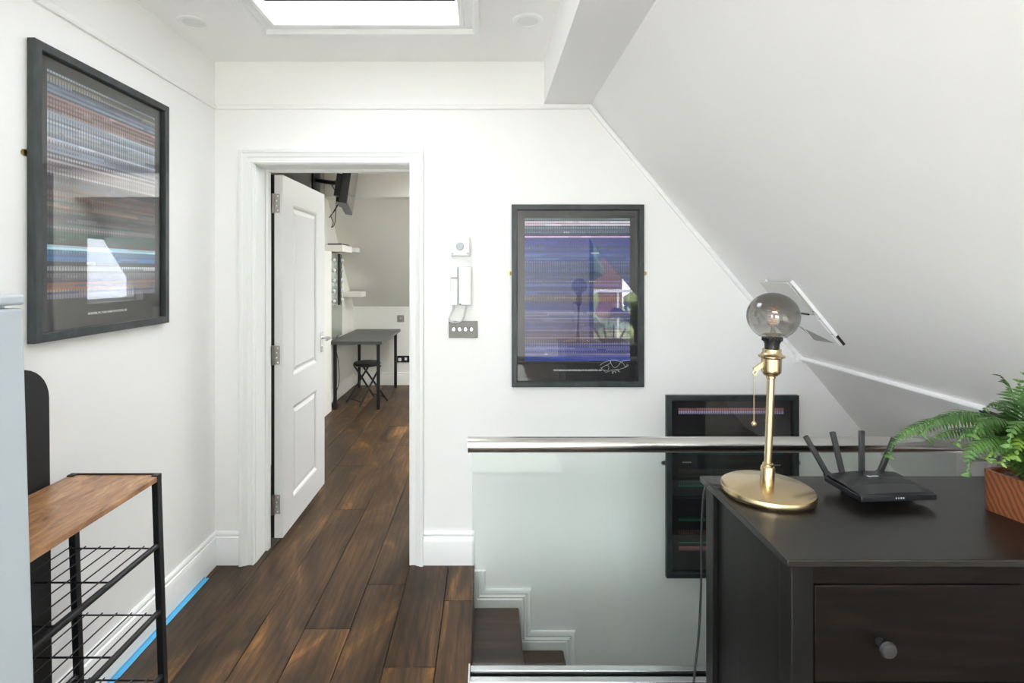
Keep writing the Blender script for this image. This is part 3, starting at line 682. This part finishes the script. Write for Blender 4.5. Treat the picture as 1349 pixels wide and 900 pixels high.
prof = [(.0135, zt), (.0138, zt + .008)]; rb = .0585
for i in range(3, 25):
    a = math.pi * i / 24; r_ = rb * math.sin(a); z_ = -rb * .97 * math.cos(a)
    if z_ > -rb * .86: prof.append((max(r_, .0), z_))
prof.insert(2, (.020, zt + .018)); prof.insert(3, (.031, -rb * .84))
m = MB(); m.lathe((0, 0, 0), prof, 48)
bl = m.build('bulb', SMOKE, lp, world=False); bl.location = bc - Vector((LX, LY, DT)) + Vector(((bc.z - DT - .02) * .035, 0, 0))
m = MB(); m.lathe((0, 0, 0), [(.010, zt + .002), (.0075, zt + .02), (.004, -.03), (.003, -.022), (0, -.022)], 16); m.build('glass_stem', thin_glass('clear_stem_glass', (.9, .9, .9, 1)), bl, world=False)
coil = [Vector((.011 * math.cos(i * .55) * (1 - .3 * abs(i / 60 - .5)), .011 * math.sin(i * .55), -.020 + i * .00075)) for i in range(60)]
m = MB(); m.tube(coil, .0015, 6); m.tube([(0, 0, -.025), (.004, 0, .026)], .0006, 5); m.build('filament', COPPER, bl, world=False)
# pull chain
px0, pz0 = LX - .020 + .009, zs + .028
m = MB(); m.box(px0 - .024, px0 + .004, LY - .004, LY + .004, pz0 - .004, pz0 + .006, Matrix.Translation((px0, LY, pz0)) @ Matrix.Rotation(R(-35), 4, 'Y') @ Matrix.Translation((-px0, -LY, -pz0)))
m.tube(spline([(px0 - .018, LY, pz0 - .010), (px0 - .024, LY, pz0 - .020), (px0 - .018, LY, pz0 - .024), (px0 - .014, LY, pz0 - .018)], 5), .0018, 6)
m.build('switch_arm', BRASS, lp)
cx_ = px0 - .021; m = MB(); zc = pz0 - .022
m.tube([(cx_, LY, zc), (cx_, LY, zc - .115)], .0005, 5)
for k in range(27): m.ball((cx_, LY, zc - .003 - k * .0041), .0017, 6, 4)
m.ball((cx_, LY, zc - .120), .0062, 14, 10); m.build('pull_chain', BRASS, lp)
m = MB(); m.tube(spline([(LX - .088, LY + .03, DT + .006), (LX - .112, LY + .045, DT + .004), (X0 - .002, LY + .05, DT + .005), (X0 - .014, LY + .05, DT - .02), (X0 - .020, LY + .05, DT - .12), (X0 - .022, LY + .046, DT - .24), (X0 - .030, LY + .04, DT - .36), (X0 - .046, LY + .03, DT - .47), (X0 - .056, LY + .03, DT - .60), (X0 - .03, LY + .03, DT - .75), (X0 - .03, LY + .03, .004)], 8), .0028, 8)
m.build('power_cord', RUBBER, lp)

# ------------------------------------------------------------------ router
rt = thing('router', 'flat black wireless router with four antennas on the dresser', 'router', (.925, 1.24, DT))
rz = DT + .018
FLc, FRc, BRc, BLc = (.842, 1.176), (1.024, 1.190), (1.022, 1.312), (.836, 1.298)
def quadprism(mb, p, z0, z1, ins=0):
    c = (sum(q[0] for q in p) / 4, sum(q[1] for q in p) / 4)
    b = [(q[0] + (c[0] - q[0]) * ins, q[1] + (c[1] - q[1]) * ins) for q in p]
    return mb.add([(x, y, z0) for x, y in b] + [(x, y, z1) for x, y in p], [(3, 2, 1, 0), (4, 5, 6, 7), (0, 1, 5, 4), (1, 2, 6, 5), (2, 3, 7, 6), (3, 0, 4, 7)])
m = quadprism(MB(), [FLc, FRc, BRc, BLc], rz - .002, rz + .011); m.build('case', BLKPL, rt, bevel=.002)
def lerp2(a, b, t): return (a[0] + (b[0] - a[0]) * t, a[1] + (b[1] - a[1]) * t)
def rp(u, v, z): a = lerp2(FLc, FRc, u); b = lerp2(BLc, BRc, u); q = lerp2(a, b, v); return (q[0], q[1], z)
m = MB(); nu = 12; vs = []; fs = []                # shallow domed cover in three ridges
for j, (v, z) in enumerate([(.03, .011), (.06, .015), (.36, .018), (.365, .0165), (.38, .018), (.66, .021), (.665, .0195), (.68, .021), (.97, .022), (.985, .011)]):
    for i in range(nu + 1):
        u = i / nu; k = 1 - (2 * u - 1) ** 2; vs.append(rp(.015 + .97 * u, v + (.05 * k if 1 < j < 8 else 0), rz + .011 + (z - .011) * (.55 + .45 * k)))
for j in range(9):
    for i in range(nu): a = j * (nu + 1) + i; fs.append((a, a + 1, a + nu + 2, a + nu + 1))
m.add(vs, fs); m.build('cover', plain('black_ribbed_plastic', srgb(30, 31, 34), .4), rt)
for u in (.2, .8):
    for v in (.35, .85): q = rp(u, v, DT); MB().lathe((q[0], q[1], DT), [(.006, 0), (.006, .017)], 10).build('foot', RUBBER, rt)
for k, (u0, dxx, hh) in enumerate([(.045, -.052, .094), (.255, -.022, .104), (.525, .003, .106), (.78, .040, .086)]):
    a = Vector(rp(u0, .99, rz + .014)); b = a + Vector((dxx, .004, hh)); d = (b - a).normalized(); s_ = Vector((0, 1, 0)).cross(d).normalized(); f_ = s_.cross(d)
    m = MB(); wds = .0062; th = .0042
    m.add([a + s_ * wds * i + f_ * th * j for i, j in ((-1, -1), (1, -1), (1, 1), (-1, 1))] + [b + s_ * wds * .95 * i + f_ * th * j for i, j in ((-1, -1), (1, -1), (1, 1), (-1, 1))],
          [(3, 2, 1, 0), (4, 5, 6, 7), (0, 1, 5, 4), (1, 2, 6, 5), (2, 3, 7, 6), (3, 0, 4, 7)]); m.tube([a - s_ * .008, a + s_ * .008], .006, 10)
    m.build('antenna', BLKPL, rt, bevel=.0012)
m = MB()
for k in range(4): q = rp(.455 + k * .032, 0, rz + .004); m.box(q[0] - .0014, q[0] + .0014, q[1] - .0009, q[1] + .001, q[2], q[2] + .003)
m.build('indicator_light', GREYPL, rt)
q = rp(.5, .70, rz + .0228)
m = MB(); m.lathe((q[0] - .006, q[1], q[2] - .001), [(.0035, 0), (.0035, .0008)], 12); m.box(q[0] - .0075, q[0] - .001, q[1] - .005, q[1] - .001, q[2] - .001, q[2])
for k in range(5): m.box(q[0] + .002 + k * .0032, q[0] + .0044 + k * .0032, q[1] - .003, q[1] + .0016, q[2] - .001, q[2])
m.build('logo', GREYPL, rt)

# ------------------------------------------------------------------ fern in wooden planter
fern = thing('potted_fern', 'green fern in a square striped wooden planter at the right edge', 'plant', (1.224, 1.118, DT))
d1_ = Vector((.25, -.968, 0)); d2_ = Vector((.968, .25, 0)); cn = Vector((1.119, 1.186, DT))
def sqpot(s0, s1, z0, z1, rr=.014):
    out = []
    for z, s in ((z0, s0), (z1, s1)):
        ring = []
        for qx, qy, a0 in ((1, 1, 0), (-1, 1, 90), (-1, -1, 180), (1, -1, 270)):
            for k in range(5):
                a = R(a0 + k * 22.5); ring.append((qx * (s - rr) + rr * math.cos(a), qy * (s - rr) + rr * math.sin(a), z))
        out.append(ring)
    return out
pc = cn + d1_ * .085 + d2_ * .085
def plc(ring): return [pc + d2_ * x - d1_ * y + Vector((0, 0, z)) for x, y, z in ring]
m = MB(); r0, r1 = sqpot(.083, .085, 0, .090); r2 = sqpot(.077, .077, .090, .066); n = len(r0)
loops = [plc(r0), plc(r1), plc(r2[0]), plc(r2[1])]
m.add([v for l in loops for v in l], [(i * n + k, i * n + (k + 1) % n, (i + 1) * n + (k + 1) % n, (i + 1) * n + k) for i in range(3) for k in range(n)] + [tuple(range(n))[::-1], tuple(range(3 * n, 4 * n))])
m.build('planter', TEAK, fern)
rn = random.Random(5); m = MB()
for k in range(170):
    x, y = rn.uniform(-.068, .068), rn.uniform(-.068, .068); s = rn.uniform(.0055, .009)
    m.ball(pc + d2_ * x - d1_ * y + Vector((0, 0, .068 + rn.uniform(0, .014))), s, 8, 5, (1, rn.uniform(.7, 1), rn.uniform(.55, .8)))
m.build('gravel', PEBBLE, fern, kind='stuff')
def frond(pts, ll, mat=FERN, npair=26, seed=0, fold=.25):
    rn = random.Random(seed); sp = spline(pts, 12); L = [0]
    for a, b in zip(sp, sp[1:]): L.append(L[-1] + (b - a).length)
    T = L[-1]; m = MB(); m.tube(sp, [.0016 * (1 - .7 * i / len(sp)) for i in range(len(sp))], 5)
    up0 = Vector((0, -.35, 1)).normalized()
    for k in range(npair):
        t = .10 + .88 * k / (npair - 1); d = t * T
        i = next(j for j in range(1, len(L)) if L[j] >= d - 1e-9); f = (d - L[i - 1]) / max(1e-9, L[i] - L[i - 1])
        p = sp[i - 1].lerp(sp[i], f); tg = (sp[i] - sp[i - 1]).normalized()
        side = tg.cross(up0).normalized() if tg.cross(up0).length > .05 else Vector((1, 0, 0)); nr = side.cross(tg).normalized()
        ln_ = 1.25 * ll * (math.sin(math.pi * min(1, (.12 + .95 * t) ** .8)) ** .7 if t < .97 else .25) + .004
        w_ = T / npair * .80
        for s in (-1, 1):
            dr_ = (side * s + tg * .35 - nr * rn.uniform(.1, .35)).normalized(); l_ = ln_ * rn.uniform(.9, 1.08)
            wd = tg * w_; rows_ = []
            for q, ww in ((0, .7), (.3, 1.0), (.7, .62), (1, .04)):
                c = p + dr_ * l_ * q - nr * l_ * .35 * q * q
                rows_.append((c - wd * ww * .5, c + nr * .0012 * (1 - q), c + wd * ww * .5))
            vs = [v for r_ in rows_ for v in r_]; fs = []
            for j in range(3): fs += [(j * 3, j * 3 + 1, j * 3 + 4, j * 3 + 3), (j * 3 + 1, j * 3 + 2, j * 3 + 5, j * 3 + 4)]
            m.add(vs, fs)
    o = m.build('frond', mat, fern); return o
cr_ = Vector((1.190, 1.135, .985))
def fp(u, v, y): return ((u - 641) / 690 * y, y, H - (v - 358) / 690 * y)
frond([cr_, fp(1330, 566, 1.13), fp(1285, 548, 1.14), fp(1238, 551, 1.15), fp(1200, 565, 1.15), fp(1178, 582, 1.15), fp(1170, 606, 1.15)], .024, FERN, 50, 1)
frond([cr_, fp(1325, 560, 1.12), fp(1285, 544, 1.11), fp(1250, 546, 1.11), fp(1225, 560, 1.11), fp(1212, 575, 1.11)], .030, FERN, 40, 2)
frond([cr_, fp(1330, 575, 1.16), fp(1290, 566, 1.18), fp(1250, 568, 1.19), fp(1222, 582, 1.19)], .028, FERN, 37, 3)
frond([cr_, fp(1335, 565, 1.08), fp(1310, 551, 1.06), fp(1290, 557, 1.05), fp(1281, 578, 1.05)], .026, FERN, 32, 4)
frond([cr_, fp(1330, 582, 1.08), fp(1300, 580, 1.05), fp(1280, 594, 1.04), fp(1276, 630, 1.04)], .028, FERN, 35, 5)
frond([cr_, fp(1335, 585, 1.09), fp(1315, 588, 1.08), fp(1298, 606, 1.08)], .022, FERNY, 25, 6)
frond([cr_, fp(1339, 560, 1.13), fp(1336, 530, 1.13), fp(1330, 508, 1.13), fp(1317, 494, 1.12)], .034, FERN, 32, 7)
frond([cr_, fp(1348, 560, 1.08), fp(1352, 520, 1.06), fp(1358, 492, 1.05)], .034, FERN, 30, 8)
frond([cr_, fp(1350, 568, 1.06), fp(1346, 556, 1.02), fp(1334, 566, 1.0), fp(1329, 592, 1.0)], .026, FERN, 30, 9)
frond([cr_, fp(1345, 592, 1.10), fp(1330, 598, 1.09), fp(1318, 612, 1.09)], .022, FERNY, 22, 10)
frond([cr_, fp(1320, 578, 1.13), fp(1300, 574, 1.14), fp(1284, 592, 1.14)], .024, FERN, 27, 11)
frond([cr_, fp(1375, 560, 1.08), fp(1410, 540, 1.05), fp(1450, 560, 1.03), fp(1470, 600, 1.02)], .03, FERN, 35, 12)
frond([cr_, fp(1370, 540, 1.16), fp(1390, 500, 1.18), fp(1420, 490, 1.2)], .03, FERN, 32, 13)
frond([cr_, fp(1365, 575, 1.04), fp(1368, 560, .99), fp(1372, 580, .95), fp(1374, 620, .94)], .028, FERN, 32, 14)
frond([cr_, fp(1318, 556, 1.10), fp(1296, 560, 1.08), fp(1270, 572, 1.07), fp(1258, 588, 1.07)], .026, FERN, 32, 15)
frond([cr_, fp(1342, 556, 1.12), fp(1341, 528, 1.13), fp(1344, 500, 1.14)], .030, FERN, 30, 16)
frond([cr_, fp(1338, 580, 1.07), fp(1326, 582, 1.05), fp(1312, 596, 1.04), fp(1308, 610, 1.04)], .024, FERN, 26, 17)
frond([cr_, fp(1334, 548, 1.16), fp(1312, 530, 1.18), fp(1296, 540, 1.19)], .024, FERN, 26, 18)
frond([cr_, fp(1346, 580, 1.06), fp(1342, 588, 1.03), fp(1338, 606, 1.02)], .022, FERNY, 22, 19)
m = MB()
for k in range(9):
    a = k * .7; m.tube([pc + Vector((.012 * math.cos(a), .012 * math.sin(a), .066)) + Vector((-.02, .01, 0)), cr_ + Vector((.008 * math.cos(a), .008 * math.sin(a), .012))], .0028, 6)
m.build('stem', FSTEM, fern)

# ------------------------------------------------------------------ left foreground: cabinet, rack, board, tape
cb = thing('storage_cabinet', 'pale grey cabinet at the left edge of the picture', 'cabinet', (-1.13, .8, 0))
CS = (1.40, .030)
MB().box(-1.322, -.975, .45, 1.062, 0, 1.378).build('body', CABINET, cb, bevel=.004, shear=CS)
MB().box(-1.322, -.936, .44, 1.064, 1.378, 1.400).build('top', CABINET, cb, bevel=.006, seg=3, shear=CS)
MB().box(-.974, -.938, .455, 1.061, .06, 1.372).build('door', CABINET, cb, bevel=.006, seg=3, shear=CS)
MB().box(-1.31, -.985, .47, 1.05, -.0, .055).build('plinth', GREYPL, cb, shear=CS)
RZ = .815; RS = (RZ, .032)
rk = thing('shelf_rack', 'black metal shoe rack with rustic brown wooden top by the left wall', 'rack', (-1.155, 1.36, 0))
rx0, rx1, ry0, ry1 = -1.290, -1.010, 1.085, 1.628
MB().box(rx0, rx1 - .002, ry0, ry1 - .004, RZ - .016, RZ).build('top_board', RUSTIC, rk, bevel=.001, seg=1)
for x in (rx0, rx1 - .02):
    for y in (ry0, ry1 - .02): MB().box(x, x + .02, y, y + .02, 0, RZ + (.004 if y > 1.3 else -.016)).build('post', BLKMETAL, rk, bevel=.0015, shear=RS)
MB().box(rx0, rx1, ry1 - .004, ry1, RZ - .016, RZ + .004).build('end_rail', BLKMETAL, rk)
for z in (.603, .400, .202):
    sh = MB()
    for x in ((rx0 + .010, rx1 - .010) if z < .6 else (rx1 - .010,)):
        MB().tube([(x, ry0 + .01, z), (x, ry1 - .01, z)], .0085, 12).build('rail', BLKMETAL, rk, shear=RS)
    xs_ = [rx0 + .016 + k * .0445 for k in range(6)]
    m = MB()
    for x in xs_: m.tube([(x, ry0 + .01, z + .0035), (x, ry1 - .03, z + .0035)], .002, 6)
    for y in (ry1 - .035, ry1 - .210, ry1 - .385, ry0 + .03): m.tube([(rx0 + .01, y, z), (rx1 - .01, y, z)], .0026, 6)
    m.build('wire_shelf', BLKMETAL, rk, shear=RS)
# rounded black board standing between rack and wall
m = MB(); pr = [(0, 0)]; bw_, bh, rr = .42, 1.167, .10; yb = 1.570
for k in range(9): a = R(180 - k * 11.25); pr.append((rr + rr * math.cos(a), bh - rr + rr * math.sin(a)))
for k in range(9): a = R(90 - k * 11.25); pr.append((bw_ - rr + rr * math.cos(a), bh - rr + rr * math.sin(a)))
pr.append((bw_, 0))
m.prism([(-1.324, yb - bw_ + y, z) for y, z in pr], (.012, 0, 0))
o = m.build('black_board', BLKPANEL, None, shear=(1.167, .010)); tag(o, 'black board with rounded top corners standing behind the rack', 'board')
m = MB(); m.box(XL + .0193, XL + .040, .7, 2.468, .0003, .0012).box(XL + .0193, XL + .0203, .7, 2.466, .0005, .010)
tag(m.build('masking_tape', TAPE), 'strip of light blue masking tape along the left baseboard', 'tape')

# ------------------------------------------------------------------ study furniture
dk = thing('desk', 'dark grey desk with slim black legs beyond the doorway', 'desk', (-1.36, 6.0, 0))
MB().box(-1.635, -1.085, 5.42, 6.60, .690, .722).build('desk_top', DESKM, dk, bevel=.002)
for x in (-1.59, -1.137):
    for y in (5.50, 6.54): 
        m = MB(); m.tube([(x, y, 0), (x, y, .690)], .019, 14); m.lathe((x, y, .676), [(.019, 0), (.035, .012), (.035, .014)], 14); m.build('leg', BLKMETAL, dk)
so = thing('folding_stool', 'round black folding stool with crossed legs under the desk', 'stool', (-1.33, 5.83, 0))
sc_ = Vector((-1.33, 5.83, 0))
MB().lathe(sc_ + Vector((0, 0, .405)), [(.135, 0), (.150, .010), (.152, .024), (.140, .036), (0, .042)], 36).build('seat', BLKPL, so)
RQ = Matrix.Rotation(R(45), 3, 'Z')
for sy in (-1, 1):
    for sx_ in (-1, 1):
        a = sc_ + RQ @ Vector((sx_ * .185, sy * .135 + .012 * sx_, .0)); b = sc_ + RQ @ Vector((-sx_ * .10, sy * .10 + .012 * sx_, .405)); MB().tube([a, b], .011, 8).build('leg', BLKMETAL, so)
for sx_ in (-1, 1): MB().tube([sc_ + RQ @ Vector((sx_ * .155, -.128 + .012 * sx_, .044)), sc_ + RQ @ Vector((sx_ * .155, .128 + .012 * sx_, .044))], .007, 8).build('crossbar', BLKMETAL, so)
fsh = 'white floating shelves in the study'
o = MB().box(SX, -1.50, 5.45, 5.85, 1.655, 1.725).build('floating_shelf', STUDYP, None, bevel=.002); tag(o, 'nearer thick white floating shelf with a black device on it', 'shelf', fsh)
o = MB().box(SX, -1.455, 5.853, 6.02, 1.665, 1.715).build('floating_shelf', STUDYP, None, bevel=.002); tag(o, 'thin white floating shelf directly behind the nearer thick one', 'shelf', fsh)
o = MB().box(SX, -1.48, 6.2, 6.42, 1.145, 1.205).build('floating_shelf', STUDYP, None, bevel=.002); tag(o, 'low white floating shelf just above the far desk end', 'shelf', fsh)
o = MB().box(-1.66, -1.52, 5.47, 5.80, 1.7255, 1.740).build('media_box', BLKPL, None, bevel=.002); tag(o, 'flat black device lying on the upper study shelf', 'device')
mr = thing('vanity_mirror', 'tall mirror with black bar and round bulbs above the desk', 'mirror', (-1.66, 5.7, .725))
MB().box(-1.660, -1.650, 5.445, 5.98, .724, 1.64).build('mirror_glass', MIRROR, mr)
MB().box(-1.652, -1.600, 5.70, 5.76, 1.08, 1.640).build('light_bar', BLKPL, mr, bevel=.004)
MB().box(-1.652, -1.610, 5.664, 5.695, 1.08, 1.640).build('side_trim', CHROME, mr)
for zb_ in (1.13, 1.24, 1.35, 1.46, 1.57):
    for yb_ in (5.55, 5.87): MB().ball((-1.62, yb_, zb_), .022, 12, 8).build('globe_bulb', WHITEPL, mr)
# boxed wall section ending in front of the desk
struct('wall_study_boxing', MB().box(SX, -1.611, 3.9, 5.44, 0, 1.655), STUDYP)
o = thing('socket_plate', 'small nickel wall plate above the study desk', 'socket', (-1.095, SY1, .84))
MB().box(-1.14, -1.052, SY1 - .008, SY1, .805, .890).build('plate', NICKEL, o, bevel=.001); MB().box(-1.107, -1.087, SY1 - .012, SY1 - .008, .835, .86).build('rocker', CHROME, o)
o = thing('double_socket', 'black double socket with a white plug low on the far study wall', 'socket', (-1.06, SY1, .33))
MB().box(-1.14, -.985, SY1 - .01, SY1, .288, .372).build('plate', BLKPL, o, bevel=.001); 
m = MB(); m.box(-1.125, -1.085, SY1 - .035, SY1 - .01, .305, .345); m.build('plug', WHITEPL, o, bevel=.006); MB().box(-1.045, -1.015, SY1 - .013, SY1 - .01, .315, .35).build('switch', WHITEPL, o)
tv = thing('television', 'black television on a swivel arm seen edge-on above the study door', 'television', (-1.13, 4.32, 1.95))
p1 = Vector((-1.043, 3.9, 1.954)); p2 = Vector((-1.216, 4.74, 1.954)); ud = (p2 - p1).normalized(); upd = Vector((.07, .015, .5)).normalized(); nd = ud.cross(upd).normalized()
if nd.x < 0: nd = -nd
def tvp(a, b, c): return tuple(p1 + ud * a + upd * b + nd * c)
def tbox(mb, a0, a1, b0, b1, c0, c1):
    return mb.add([tvp(a, b, c) for c in (c0, c1) for b in (b0, b1) for a in (a0, a1)], [(0, 2, 3, 1), (4, 5, 7, 6), (0, 1, 5, 4), (2, 6, 7, 3), (0, 4, 6, 2), (1, 3, 7, 5)])
tbox(MB(), 0, .858, 0, .50, -.062, 0).build('casing', BLKPL, tv, bevel=.003)
tbox(MB(), .012, .846, .016, .488, 0, .0015).build('screen', BLKGL, tv)
tbox(MB(), .25, .60, .03, .20, -.10, -.062).build('connector_box', BLKPL, tv)
tbox(MB(), .05, .10, .05, .22, -.105, -.066).build('power_brick', BLKPL, tv)
m = MB(); m.tube([(-1.650, 5.08, 2.33), (-1.42, 4.86, 2.27), tvp(.43, .22, -.08)], .020, 10); m.build('swivel_arm', BLKMETAL, tv)
MB().box(-1.663, -1.645, 4.98, 5.18, 2.22, 2.44).build('wall_plate', BLKMETAL, tv, bevel=.003)
m = MB()
for k, (pp) in enumerate([[(-1.36, 4.82, 2.25), (-1.34, 4.8, 2.12), (-1.40, 4.85, 2.02), (-1.46, 4.9, 1.97)], [(-1.30, 4.75, 2.24), (-1.32, 4.72, 2.10), (-1.40, 4.8, 2.0), (-1.47, 4.9, 1.95)], [(-1.25, 4.6, 2.22), (-1.33, 4.7, 2.14), (-1.42, 4.8, 2.24)], [(-1.46, 4.9, 1.97), (-1.42, 4.85, 1.90), (-1.45, 4.9, 1.86), (-1.36, 4.7, 1.89), tvp(.07, .10, -.09)]]):
    m.tube(spline(pp, 6), .004, 6)
m.build('cable', RUBBER, tv)
cable('thin dark cord hanging beside the desk to a plug on the study floor', [(-1.64, 5.78, .74), (-1.645, 5.70, .66), (-1.60, 5.66, .45), (-1.595, 5.66, .25), (-1.63, 5.60, .10), (-1.64, 5.58, .03)], .004, RUBBER, 'cord', 'hanging_cord')
o = MB().box(-1.66, -1.59, 5.55, 5.62, 0, .045).build('power_adapter', BLKPL, None, bevel=.006); tag(o, 'black power adapter on the study floor by the desk leg', 'adapter')

tag(MB().box(-1.25, .55, -2.9, -.25, .0003, .012).build('bounce_sheet', plain('cream_bounce', (.78, .76, .72), .95, var=.08, scale=60), bevel=.004), 'unseen cream sheet added behind the viewpoint to bounce light upward', 'bounce_sheet')  # added pale surface out of view, bounces daylight up to the ceiling
# ------------------------------------------------------------------ garden behind the viewpoint (seen mirrored in the poster glass)
struct('floor_terrace', MB().box(-4, 7, -6.0, -3.2, -.2, -.03), CONC)
struct('floor_garden', MB().box(-14, 18, -26, -6.0, -1.2, -.6), plain('lawn', srgb(128, 144, 96), .9, var=.3, scale=3))
struct('floor_side_blocker', MB().box(-14, -2.2, -6.0, 8, -1.2, -.6), CONC)  # added unseen ground, cuts light rising through the left window onto the slope
bl_ = thing('terrace_railing', 'white terrace railing mirrored in the blue poster', 'railing', (2, -5.6, 0))
MB().tube([(-3.5, -5.6, 1.05), (6.5, -5.6, 1.05)], .03, 10).build('top_rail', GLOSS, bl_)
for k in range(9): MB().tube([(-3.4 + k * 1.22, -5.6, -.03), (-3.4 + k * 1.22, -5.6, 1.05)], .02, 8).build('post', GLOSS, bl_)
rn = random.Random(9)
for k, (x, y, r, h, mt) in enumerate([(2.0, -13.5, 2.2, 2.4, HEDGE2), (8.2, -15, 2.6, 3.2, HEDGE2), (5.6, -9.6, 1.4, .9, HEDGE), (1.9, -9.2, 1.2, .1, HEDGE), (3.6, -7.0, .6, -.2, HEDGE)]):
    t = thing('garden_tree', ['tall dark tree mirrored at the centre of the blue poster', 'broad dark tree farthest back in the garden', 'light green bush mirrored at the right of the blue poster', 'low round bush mirrored under the railing in the blue poster', 'small bush nearest the terrace'][k], 'tree', (x, y, -.6), group='garden trees behind the viewpoint')
    MB().tube([(x, y, -.6), (x, y, h)], .12, 8).build('trunk', BARK, t)
    bm = bmesh.new(); bmesh.ops.create_icosphere(bm, subdivisions=4, radius=r)
    for v in bm.verts:
        d = v.co.normalized(); q = 1 + .16 * math.sin(d.x * 7 + k) * math.sin(d.y * 6 + 2 * k) + .12 * math.sin(d.z * 11 + d.x * 9) + rn.uniform(-.05, .05); v.co *= q
        v.co.z *= .85
    me = bpy.data.meshes.new('crown'); bm.to_mesh(me); bm.free(); me.materials.append(mt); o = bpy.data.objects.new('crown', me); COL.objects.link(o); o.parent = t; o.location = (0, 0, h + .6)
hs = thing('brick_house', 'brick house beyond the garden mirrored in the blue poster', 'house', (3.0, -19, -.6))
MB().box(0.5, 6, -21, -18, -.6, 3.2).build('wall', BRICK, hs); m = MB(); m.prism([(0.2, -17.8, 3.2), (6.3, -17.8, 3.2), (3.25, -17.8, 5.0)], (0, -3.4, 0)); m.build('roof', plain('grey_roof', srgb(150, 144, 150), .8), hs)
